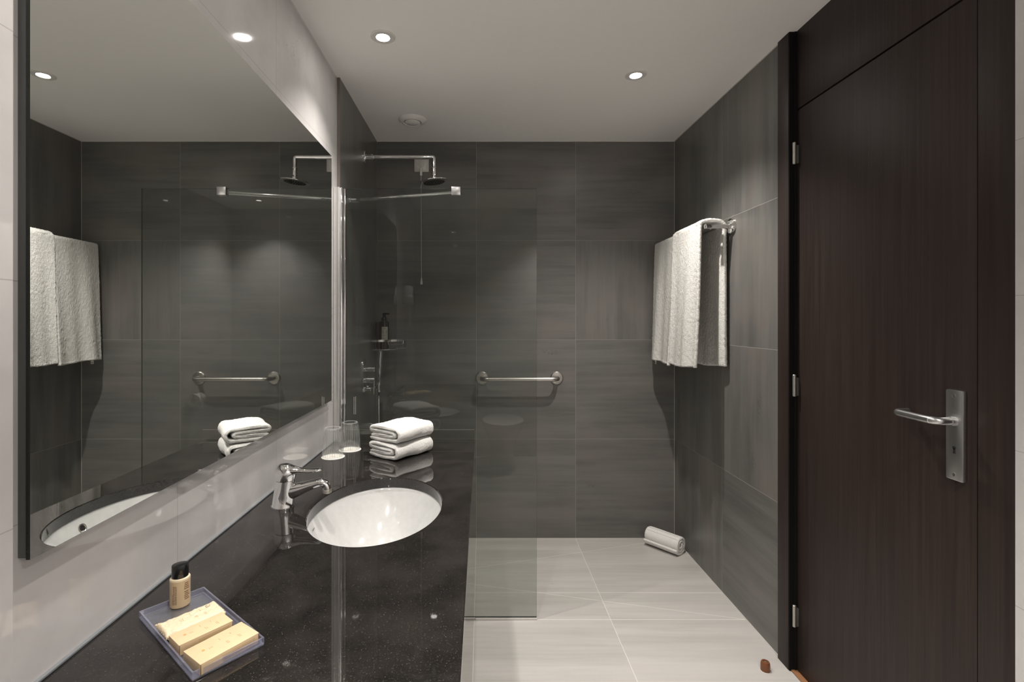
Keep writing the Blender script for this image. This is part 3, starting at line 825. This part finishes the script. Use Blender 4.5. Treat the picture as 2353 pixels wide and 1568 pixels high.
bm = loc((XC + 0.002, YG - 0.006, 0.0), (0.243, YG + 0.006, 0.010), (XS, YG, 0), 0.002)
obj('bottom_seal', bm, 'white_plastic', t)
obj('splash_strip', loc((XS + 0.04, YG - 0.010, CT), (XC - 0.002, YG - 0.0055, 0.837), (XS, YG, 0)), 'strip', t, False)
obj('strip_lip', loc((XS + 0.04, YG - 0.0102, 0.8368), (XC - 0.002, YG - 0.0053, 0.8374), (XS, YG, 0)), 'nickel', t, False)
bm = bmesh.new(); rnd = random.Random(3)
for cx in (0.0, 0.0075):
    z = 0.905
    while z < 0.98:
        h = rnd.uniform(0.0012, 0.003); add_box(bm, (0.071 + cx, -0.0046, z), (0.0732 + cx, -0.0042, z + h)); z += h + 0.0012
obj('printed_note', bm, 'white_print', t, False, label='two lines of tiny white vertical print')

# support bar
p0, p1 = V(XS, 2.392, 1.892), V(-0.113, YG, 1.882)
t = thing('support_bar', 'chrome brace bar from shower wall to the top of the glass screen', 'brace bar', tuple(p0))
q1 = p1 - p0 + V(0, 0.0165, 0)
dr = q1.normalized()
obj('brace_tube', tube([V(0.02, 0, 0) , V(0.035, -0.004, 0), q1 * 0.2, q1], 0.0085, 16), 'chrome', t)
bm = lathe([(0.015, 0), (0.015, 0.004), (0.0125, 0.006), (0.0125, 0.045), (0.0105, 0.047)], 26, axis=(1, 0, 0))
obj('wall_socket', bm, 'chrome', t)
c = p1 - p0
bm = box((c.x - 0.020, c.y - 0.012, c.z - 0.016), (c.x + 0.020, c.y - 0.0045, c.z + 0.0205), 0.0015)
add_box(bm, (c.x - 0.020, c.y + 0.0045, c.z - 0.016), (c.x + 0.020, c.y + 0.018, c.z + 0.0205), 0.0015)
add_box(bm, (c.x - 0.020, c.y - 0.011, c.z + 0.0155), (c.x + 0.020, c.y + 0.017, c.z + 0.020), 0.0015)
obj('glass_clamp', bm, 'alu', t)

# ------------------------------------------------------------------ shower head
t = thing('overhead_shower', 'round chrome overhead shower on a straight wall arm', 'shower head', (XS, 2.669, 2.190))
obj('wall_flange', lathe([(0.033, 0), (0.033, 0.010), (0.029, 0.014), (0.015, 0.016), (0.015, 0.055)], 36, axis=(1, 0, 0)), 'chrome', t)
obj('arm', tube(rounded([V(0.01, 0, 0), V(0.377, 0, 0), V(0.377, 0, -0.075)], 0.010, 6), 0.0105, 18), 'chrome', t)
obj('ball_joint', lathe([(0.0125, -0.055), (0.0135, -0.058), (0.0135, -0.066), (0.0115, -0.069), (0.0120, -0.085), (0.0120, -0.098), (0.0085, -0.101), (0.0150, -0.108), (0.0155, -0.118), (0.0100, -0.124), (0.0, -0.125)], 26, base=(0.377, 0, 0)), 'chrome', t)
hr = Matrix.Translation((0.377, 0, -0.124)) @ Matrix.Rotation(math.radians(-7), 4, 'Y') @ Matrix.Rotation(math.radians(2), 4, 'X')
bm = lathe([(0.020, 0.004), (0.030, 0.000), (0.070, -0.0035), (0.0785, -0.0060), (0.0785, -0.0090), (0.074, -0.0105), (0.0, -0.0105)], 56)
bm.transform(hr); hd = obj('head_disc', bm, 'chrome', t)
bm = lathe([(0.0575, -0.0100), (0.0575, -0.0118), (0.0, -0.0118)], 44, cap0=False); bm.transform(hr); pl = obj('nozzle_plate', bm, 'ink_grey', hd)
bm = bmesh.new()
for r, k in ((0.012, 6), (0.024, 12), (0.036, 18), (0.049, 24)):
    for i in range(k): add_lathe(bm, [(0.0019, -0.0115), (0.0014, -0.0145)], 6, None, (r * math.cos(2 * PI * i / k), r * math.sin(2 * PI * i / k), 0))
bm.transform(hr); no = obj('nozzles', bm, 'black_rubber', hd, kind='stuff')

# mixer
t = thing('shower_mixer', 'chrome shower mixer with oval plate and two knobs on the shower wall', 'shower mixer', (XS, 2.668, 1.020))
n = 48; rg = []
def stadium(hw, hh, x, k=48):
    o = []
    for i in range(k):
        a = 2 * PI * i / k; cy, sz = math.cos(a), math.sin(a)
        o.append(V(x, hw * cy, sz * hw + math.copysign(hh - hw, sz)))
    return o
obj('plate', add_rings(bmesh.new(), [stadium(0.042, 0.094, 0.0), stadium(0.042, 0.094, 0.006), stadium(0.039, 0.091, 0.009)]), 'chrome', t)
for z, r in ((0.036, 0.0140), (-0.022, 0.0165)):
    kb = obj('knob', lathe([(r + 0.004, 0.008), (r, 0.012), (r, 0.036), (r * 0.85, 0.0365), (r * 0.85, 0.038), (r, 0.0385), (r, 0.060), (r - 0.002, 0.0622), (0, 0.0622)], 30, axis=(1, 0, 0), base=(0, 0, z)), 'chrome', t)
    if z < 0: obj('lever', tube([V(0.056, 0, z), V(0.058, -0.004, z - 0.03), V(0.056, -0.006, z - 0.075)], 0.0042, 12), 'chrome', kb)
obj('outlet', lathe([(0.016, 0.006), (0.016, 0.014), (0.011, 0.016), (0.011, 0.040)], 26, axis=(1, 0, 0), base=(0, 0, -0.070)), 'chrome', t)
# hand shower
t = thing('hand_shower', 'slim chrome stick hand shower in its wall holder near the corner', 'hand shower', (XS, 2.775, 0.92))
obj('handset', lathe([(0.0085, 0.0), (0.010, 0.004), (0.0105, 0.10), (0.0115, 0.215), (0.0115, 0.224), (0.009, 0.226), (0, 0.226)], 24, base=(0.060, 0, 0.0), axis=(0.05, 0.0, 1)), 'chrome', t)
bm = lathe([(0.020, 0), (0.020, 0.008), (0.009, 0.011), (0.009, 0.046)], 24, axis=(1, 0, 0), base=(0, 0, 0.022)); add_lathe(bm, [(0.0155, 0.008), (0.0145, 0.038)], 24, None, (0.060, 0, 0))
obj('holder', bm, 'chrome', t)
hp = bez((0.060, 0, 0.0), (0.060, 0, -0.16), (0.055, 0.06, -0.30), (0.030, 0.06, -0.20), 24)
obj('wall_elbow', lathe([(0.018, 0), (0.018, 0.008), (0.010, 0.010), (0.010, 0.036)], 24, axis=(1, 0, 0), base=(0, 0.06, -0.195)), 'chrome', t)
obj('hose', tube(hp, 0.0055, 10), 'chrome', t)

# emergency pull cord
t = thing('alarm_pull_cord', 'white emergency pull cord hanging from a square wall plate', 'pull cord', (-0.363, YB, 2.255))
obj('wall_plate', box((-0.0435, -0.009, -0.0415), (0.0435, 0.0, 0.0415), 0.002), 'white_plastic', t)
obj('inner_frame', box((-0.030, -0.0105, -0.030), (0.030, -0.008, 0.030), 0.001), 'white_paint', t)
obj('round_cover', lathe([(0.0215, 0.008), (0.0215, 0.0125), (0.0195, 0.0135), (0, 0.0135)], 36, axis=(0, -1, 0), base=(-0.001, 0, 0.009)), 'white_plastic', t)
obj('cord_outlet', box((-0.008, -0.024, -0.068), (0.006, -0.009, -0.020), 0.003), 'white_paint', t)
obj('cord', tube([V(-0.001, -0.018, -0.065), V(0.000, -0.018, -0.30), V(0.0005, -0.018, -0.69)], 0.0016, 8), 'white_plastic', t)
obj('pull_acorn', lathe([(0.002, 0.0), (0.0035, -0.003), (0.0075, -0.030), (0.0075, -0.040), (0.006, -0.042), (0, -0.042)], 22, base=(0.0005, -0.018, -0.680)), 'white_plastic', t)

# corner basket
cz = 1.150
t = thing('corner_basket', 'chrome wire soap basket fixed in the shower corner', 'basket', (XS, YB, cz))
cx0, cy0 = 0.176, -0.186
fr = [V(0.004, cy0, 0), V(0.045, cy0 - 0.003, 0)] + bez((0.045, cy0 - 0.003, 0), (0.10, cy0 + 0.005, 0), (0.172, cy0 + 0.08, 0), (cx0, -0.05, 0), 10)[1:] + [V(cx0, -0.004, 0)]
back = [V(0.004, -0.004, 0)]
top = [p + V(0, 0, 0.051) for p in fr]
bm = bmesh.new()
rg = []
loopt = top + [V(0.004, -0.004, 0.051)]
for i, p in enumerate(top):
    tg_ = (top[min(i + 1, len(top) - 1)] - top[max(i - 1, 0)]).normalized(); nn = V(tg_.y, -tg_.x, 0)
    rg.append([p + nn * 0.0012 + V(0, 0, 0.006), p - nn * 0.0012 + V(0, 0, 0.006), p - nn * 0.0012 - V(0, 0, 0.006), p + nn * 0.0012 - V(0, 0, 0.006)])
obj('rim_band', add_rings(bmesh.new(), rg), 'chrome', t)
bm = bmesh.new()
add_tube(bm, [V(0.004, cy0, 0.051), V(0.004, -0.004, 0.051), V(cx0, -0.004, 0.051)], 0.003, 8)
add_tube(bm, fr, 0.0016, 8); add_tube(bm, [V(0.004, cy0, 0), V(0.004, -0.004, 0), V(cx0, -0.004, 0)], 0.0016, 8)
obj('frame_wire', bm, 'chrome', t)
wires = bmesh.new()
import itertools
def along(pts, q):
    L = [0]
    for i in range(1, len(pts)): L.append(L[-1] + (pts[i] - pts[i - 1]).length)
    s = q * L[-1]
    for i in range(1, len(pts)):
        if L[i] >= s: return pts[i - 1].lerp(pts[i], (s - L[i - 1]) / max(1e-9, L[i] - L[i - 1]))
    return pts[-1]
nw = 15
for i in range(nw):
    p = along(fr, (i + 0.5) / nw)
    # one bent wire: down from the rim and back to the wall
    tgt = V(p.x, -0.004, 0)
    if p.x < 0.05: tgt = V(p.x, -0.004, 0)
    obj('basket_wire', tube(rounded([p + V(0, 0, 0.048), p, tgt], 0.006, 4), 0.0011, 6), 'chrome', t)
a0 = along(top, 0.33); a1 = along(top, 0.72)
mid = (a1 - a0).normalized()
off = V(0.006, -0.006, 0)
obj('hanging_rail', tube(rounded([a0 + off, a0 + off + V(0, 0, -0.022), a1 + off + V(0, 0, -0.022), a1 + off], 0.008, 5), 0.0016, 8), 'chrome', t)

t = thing('bottle_bracket', 'dark rectangular holder in the corner basket behind the pump bottle', 'holder', (XS, 2.965, cz + 0.0028))
obj('bracket_body', box((0.0085, -0.032, 0.0), (0.042, 0.032, 0.156), 0.006, 3), 'amber', t)
# amber pump bottle in the basket
t = thing('pump_bottle', 'dark amber pump bottle with a white label in the corner basket', 'bottle', (-0.5665, 2.900, cz + 0.0028))
obj('bottle_body', lathe([(0.024, 0), (0.0262, 0.003), (0.0265, 0.150), (0.0258, 0.156), (0.020, 0.160), (0.013, 0.162), (0.013, 0.166)], 36), 'amber', t)
obj('collar', lathe([(0.0165, 0.160), (0.0165, 0.176), (0.013, 0.182), (0.0095, 0.184), (0.0085, 0.196)], 28), 'black_plastic', t)
bm = lathe([(0.010, 0.196), (0.010, 0.2045), (0.006, 0.207), (0, 0.207)], 24)
nzl = [V(-0.008, 0.0, 0.203), V(0.008, -0.004, 0.204), V(0.028, -0.010, 0.2025), V(0.031, -0.011, 0.200)]
add_tube(bm, nzl, [0.0045, 0.0045, 0.0035, 0.003], 10)
obj('pump_head', bm, 'black_plastic', t)
# label: a curved patch
bm = bmesh.new()
def patch(r, a0, a1, z0, z1, n=12): return [[V(r * math.cos(a0 + (a1 - a0) * i / n), r * math.sin(a0 + (a1 - a0) * i / n), z) for z in (z0, z1)] for i in range(n + 1)]
rg = [[p0_, p1_, V(p1_.x * 0.985, p1_.y * 0.985, p1_.z), V(p0_.x * 0.985, p0_.y * 0.985, p0_.z)] for p0_, p1_ in patch(0.0269, math.radians(-112), math.radians(-30), 0.048, 0.128)]
lb = obj('label_sticker', add_rings(bm, rg), 'label_paper', t)
bm = bmesh.new()
for (a, b, z, h) in ((-74, -70, 0.122, 0.003), (-88, -56, 0.117, 0.001), (-104, -84, 0.101, 0.0012), (-104, -86, 0.096, 0.0012), (-104, -88, 0.091, 0.0012), (-58, -42, 0.102, 0.0012), (-58, -42, 0.098, 0.0012), (-58, -42, 0.094, 0.0012), (-58, -42, 0.090, 0.0012), (-104, -48, 0.076, 0.001), (-104, -40, 0.062, 0.001), (-100, -70, 0.056, 0.001)):
    rg = [[p0_, p1_, p1_ * 0.99 + V(0, 0, p1_.z * 0.01), p0_ * 0.99 + V(0, 0, p0_.z * 0.01)] for p0_, p1_ in patch(0.0271, math.radians(a), math.radians(b), z, z + h, 5)]
    add_rings(bm, rg)
obj('label_print', bm, 'ink_grey', lb, False)

# ------------------------------------------------------------------ tray with toiletries
tc = V(-0.4765, 0.8410, CT); ta = math.atan2(-0.154, 0.183)
t = thing('toiletry_tray', 'clear acrylic tray on the near end of the worktop', 'tray', tuple(tc), ta)
hl, hw_ = 0.1195, 0.0535
bm = bmesh.new()
add_box(bm, (-hl, -hw_, 0.0004), (hl, hw_, 0.0036), 0.001)
obj('tray_base', bm, 'clear', t)
bm = bmesh.new()
def rect(a, b, z): return [V(-a, -b, z), V(a, -b, z), V(a, b, z), V(-a, b, z)]
W = 0.0027
add_rings(bm, [rect(hl - W, hw_ - W, 0.0037), rect(hl, hw_, 0.0037), rect(hl, hw_, 0.0135), rect(hl - W, hw_ - W, 0.0135), rect(hl - W, hw_ - W, 0.0037)], True, False, False)
bmesh.ops.remove_doubles(bm, verts=bm.verts[:], dist=1e-6)
obj('tray_rim', bm, 'acrylic_edge', t, False)
TB = CT + 0.0038
def carton(cx, cy, l, w_, h, name, label, rot, prints):
    t = thing(name, label, 'soap', (cx, cy, TB), rot)
    b = obj('carton', box((-l / 2, -w_ / 2, 0), (l / 2, w_ / 2, h), 0.0008), 'carton', t)
    for sx in (-1, 1):
        c_ = sx * (l / 2 - 0.0009)
        obj('side_flap_edge', box((c_ - 0.0004, -w_ / 2 - 0.0002, 0.0005), (c_ + 0.0004, -w_ / 2 + 0.0004, h - 0.001)), 'carton_edge', t, False)
    bm = bmesh.new(); rnd = random.Random(int(l * 1e5))
    for (x, y, n_, st, wd) in prints:
        for i in range(n_):
            add_box(bm, (x * l + i * 0.0022, y * w_ - wd * rnd.uniform(0.6, 1), h), (x * l + i * 0.0022 + 0.0006, y * w_ + wd * rnd.uniform(0.5, 1), h + 0.00015))
    obj('top_print', bm, 'ink_pale', t, False)
    bm = lathe([(0.0022, h), (0.0022, h + 0.0002), (0.0, h + 0.0002)], 14, base=(-0.30 * l, 0.05 * w_, 0)); obj('orange_dot', bm, 'ink_orange', t, False)
    bm = bmesh.new()
    for k in range(4):
        add_box(bm, (-0.15 * l, -w_ / 2 - 0.00015, h * (0.25 + 0.14 * k)), (0.42 * l, -w_ / 2 + 0.0003, h * (0.25 + 0.14 * k) + 0.0006))
    obj('side_print', bm, 'ink_pale', t, False)
    return t
pr = [(-0.22, 0.0, 3, 0, 0.003), (0.00, 0.18, 1, 0, 0.004), (0.04, -0.15, 2, 0, 0.005), (0.20, 0.2, 1, 0, 0.004), (0.25, -0.12, 2, 0, 0.005)]
ra = math.atan2(0.0774, 0.0505)
carton(-0.4076, 0.7838, 0.092, 0.0525, 0.0165, 'soap_carton', 'cream soap carton lying alone at the near end of the clear tray', ra - 0.03, pr)
carton(-0.4590, 0.8182, 0.083, 0.0400, 0.0170, 'soap_carton', 'cream soap carton in the tray with the wrapped soap leaning on it', math.atan2(0.065, 0.0515), pr)
# wrapped soap: a bar in crumpled waxed paper with crimped ends
t = thing('wrapped_soap', 'soap bar in crumpled waxed paper behind the cartons on the tray', 'soap', (-0.4957, 0.8522, TB), math.atan2(0.0615, 0.052))
nx, ny = 56, 30; L_, W_ = 0.092, 0.056
bm = bmesh.new(); vr = []
for side in (1, 0):
    for i in range(nx + 1):
        row = []
        for j in range(ny + 1):
            u = i / nx * 2 - 1; v = j / ny * 2 - 1
            e = min(1.0, (1 - abs(u)) / 0.20); ee = e * e * (3 - 2 * e); g = (1 - 0.75 * abs(v) ** 6)
            hgt = 0.0014 + 0.0140 * ee ** 0.5 * g
            cr = nz((u * 4, v * 3, 1.3), 1.6) * 0.0016 + abs(nz((u * 5, v * 4, 4.1), 1.6)) * 0.0022
            z = (hgt + cr * ee * 0.8 + (0.0009 * math.sin(v * 26) * (1 - ee)) + 0.0105 * (1 - ee)) if side else max(0.0004, 0.0095 * (1 - ee) + 0.0012 * math.sin(v * 26) * (1 - ee) + 0.0003)
            zig = 0.0008 * (1 if j % 2 else -1) if i in (0, nx) else 0
            row.append(bm.verts.new((u * L_ / 2 + zig, v * W_ / 2 * (0.92 + 0.08 * ee), z)))
        vr.append(row)
top_, bot_ = vr[:nx + 1], vr[nx + 1:]
for g_, fl in ((top_, 1), (bot_, -1)):
    for i in range(nx):
        for j in range(ny):
            q = (g_[i][j], g_[i + 1][j], g_[i + 1][j + 1], g_[i][j + 1]); bm.faces.new(q if fl > 0 else q[::-1])
for i in range(nx):
    bm.faces.new((top_[i][0], bot_[i][0], bot_[i + 1][0], top_[i + 1][0])); bm.faces.new((top_[i][ny], top_[i + 1][ny], bot_[i + 1][ny], bot_[i][ny]))
for j in range(ny):
    bm.faces.new((top_[0][j], top_[0][j + 1], bot_[0][j + 1], bot_[0][j])); bm.faces.new((top_[nx][j], bot_[nx][j], bot_[nx][j + 1], top_[nx][j + 1]))
wp = obj('paper_wrap', bm, 'wrap', t, True, None, None, 60)
wt = BVHTree.FromPolygons([v.co.copy() for v in wp.data.vertices], [tuple(p.vertices) for p in wp.data.polygons])
def on_wrap(x, y):
    h = wt.ray_cast(V(x, y, 0.1), V(0, 0, -1))[0]
    return h.z if h else 0.012
bm = bmesh.new(); rnd = random.Random(4)
for (x, y, n_, wd) in ((-0.018, 0.0, 3, 0.003), (0.0, 0.008, 1, 0.004), (0.004, -0.006, 2, 0.004), (0.016, 0.008, 1, 0.004), (0.018, -0.008, 2, 0.004)):
    for i in range(n_):
        xx = x + i * 0.0022; ys = [y - wd + 2 * wd * k / 6 for k in range(7)]
        add_rings(bm, [[V(xx, yy, on_wrap(xx, yy) + 0.0002), V(xx + 0.0006, yy, on_wrap(xx + 0.0006, yy) + 0.0002), V(xx + 0.0003, yy, on_wrap(xx, yy) - 0.0004)] for yy in ys])
obj('wrap_print', bm, 'ink_pale', t, False)
bm = bmesh.new(); rp = [(0.031 + 0.0035 * math.cos(a * 2 * PI / 18), 0.012 + 0.0035 * math.sin(a * 2 * PI / 18)) for a in range(17)]
add_tube(bm, [V(x, y, on_wrap(x, y)) for x, y in rp], 0.0005, 6)
obj('ring_mark', bm, 'ink', t)
# lotion bottle
t = thing('lotion_bottle', 'small cream lotion bottle with black cap standing in the tray corner', 'bottle', (-0.5525, 0.9145, TB), math.radians(48))
pf = [(0.0165, 0), (0.0182, 0.0015), (0.0186, 0.006), (0.0186, 0.048)]
obj('bottle_body', lathe(pf, 44, sx=0.90, sy=0.80, cap1=True), 'cream', t)
obj('shoulder', lathe([(0.0187, 0.048), (0.0188, 0.0495), (0.0180, 0.0515), (0.0158, 0.0525), (0.014, 0.0528)], 44, sx=0.90, sy=0.80), 'cream_light', t)
obj('cap', lathe([(0.0152, 0.0526), (0.0155, 0.0535), (0.0155, 0.0735), (0.0150, 0.0745), (0.0140, 0.0748), (0, 0.0750)], 44, sx=0.89, sy=0.81), 'black_plastic', t)
bm = bmesh.new(); rnd = random.Random(11)
def curved(bm, a0, a1, z0, z1):
    rg = []
    for i in range(4):
        a = math.radians(a0 + (a1 - a0) * i / 3); r = 0.01872
        c_, s_ = math.cos(a) * 0.90, math.sin(a) * 0.80
        rg.append([V(r * c_, r * s_, z0), V(r * c_, r * s_, z1), V(r * 0.985 * c_, r * 0.985 * s_, z1), V(r * 0.985 * c_, r * 0.985 * s_, z0)])
    add_rings(bm, rg)
base_a = -48   # bottle yaw
for k in range(5):      # vertical lines of small print
    a = -152 + k * 6.0
    z = 0.008
    while z < (0.040 if k != 0 else 0.026):
        h = rnd.uniform(0.001, 0.003); curved(bm, a, a + 3.2, z, z + h); z += h + 0.0007
for k in range(9):      # stacked horizontal lines at the other side
    z = 0.014 + k * 0.0033 + (0.002 if k > 4 else 0)
    curved(bm, -84 + rnd.uniform(0, 6), -50 + rnd.uniform(-6, 4), z, z + 0.0015)
obj('bottle_print', bm, 'ink', t, False)

# ------------------------------------------------------------------ door stop on the floor
t = thing('door_stop', 'small brown rubber door stop on the floor near the door', 'door stop', (1.067, 1.878, 0.0))
obj('stop_body', lathe([(0.0165, 0), (0.0165, 0.020), (0.0155, 0.028), (0.0135, 0.0325), (0.0075, 0.0335), (0.0068, 0.0300)], 36), 'brown_rubber', t)
obj('screw', lathe([(0.0066, 0.0300), (0.0050, 0.0315), (0, 0.0315)], 20, cap0=False), 'nickel', t)

# ------------------------------------------------------------------ things seen only as reflections
t = thing('hair_dryer', 'white wall hair dryer reflected in the glass screen', 'hair dryer', (XL + 0.007, 0.36, 1.49))
obj('wall_holder', box((0.0, -0.045, -0.045), (0.088, 0.045, 0.035), 0.014, 3), 'white_plastic', t)
obj('dryer_barrel', lathe([(0.030, 0.030), (0.036, 0.034), (0.037, 0.085), (0.030, 0.102), (0.015, 0.110), (0, 0.112)], 32, base=(0.048, 0, 0)), 'white_paint', t)
pts = []
for i in range(140):
    a = i * 0.55; q = i / 139
    pts.append(V(0.06 + 0.008 * math.cos(a), 0.008 * math.sin(a) + 0.02 * q, -0.045 - 0.16 * math.sin(q * PI * 0.9)))
obj('coiled_cord', tube(pts, 0.0022, 6), 'white_plastic', t)
t = thing('toilet', 'white ceramic toilet reflected faintly in the glass screen', 'toilet', (0.19, YN, 0))
rg = []
for z, a, b, cy in ((0.0, 0.11, 0.20, 0.28), (0.12, 0.10, 0.19, 0.28), (0.26, 0.13, 0.22, 0.30), (0.36, 0.175, 0.255, 0.33), (0.395, 0.182, 0.262, 0.335)):
    rg.append([V(a * math.cos(2 * PI * i / 40), cy + b * math.sin(2 * PI * i / 40), z) for i in range(40)])
obj('toilet_bowl', add_rings(bmesh.new(), rg), 'ceramic', t)
rg = []
for z, q in ((0.396, 1.0), (0.412, 1.02), (0.428, 1.0), (0.434, 0.93)):
    rg.append([V(0.186 * q * math.cos(2 * PI * i / 40), 0.335 + 0.265 * q * math.sin(2 * PI * i / 40), z) for i in range(40)])
obj('toilet_lid', add_rings(bmesh.new(), rg), 'ceramic', t)
t = thing('toilet_roll_holder', 'toilet roll on a chrome holder reflected faintly in the mirror', 'toilet roll', (1.165, 0.27, 0.66))
obj('holder_arm', tube(rounded([V(0, 0.03, 0.05), V(-0.06, 0.03, 0.05), V(-0.06, 0.03, 0.0), V(-0.06, -0.07, 0.0)], 0.012, 5), 0.005, 12), 'chrome', t)
bm = lathe([(0.019, -0.05), (0.053, -0.05), (0.053, 0.05), (0.019, 0.05)], 36, axis=(0, 1, 0), base=(-0.06, -0.02, 0), cap0=False, cap1=False)
add_lathe(bm, [(0.019, -0.05), (0.019, 0.05)], 36, (0, 1, 0), (-0.06, -0.02, 0), cap0=False, cap1=False)
obj('paper_roll', bm, 'paper', t)
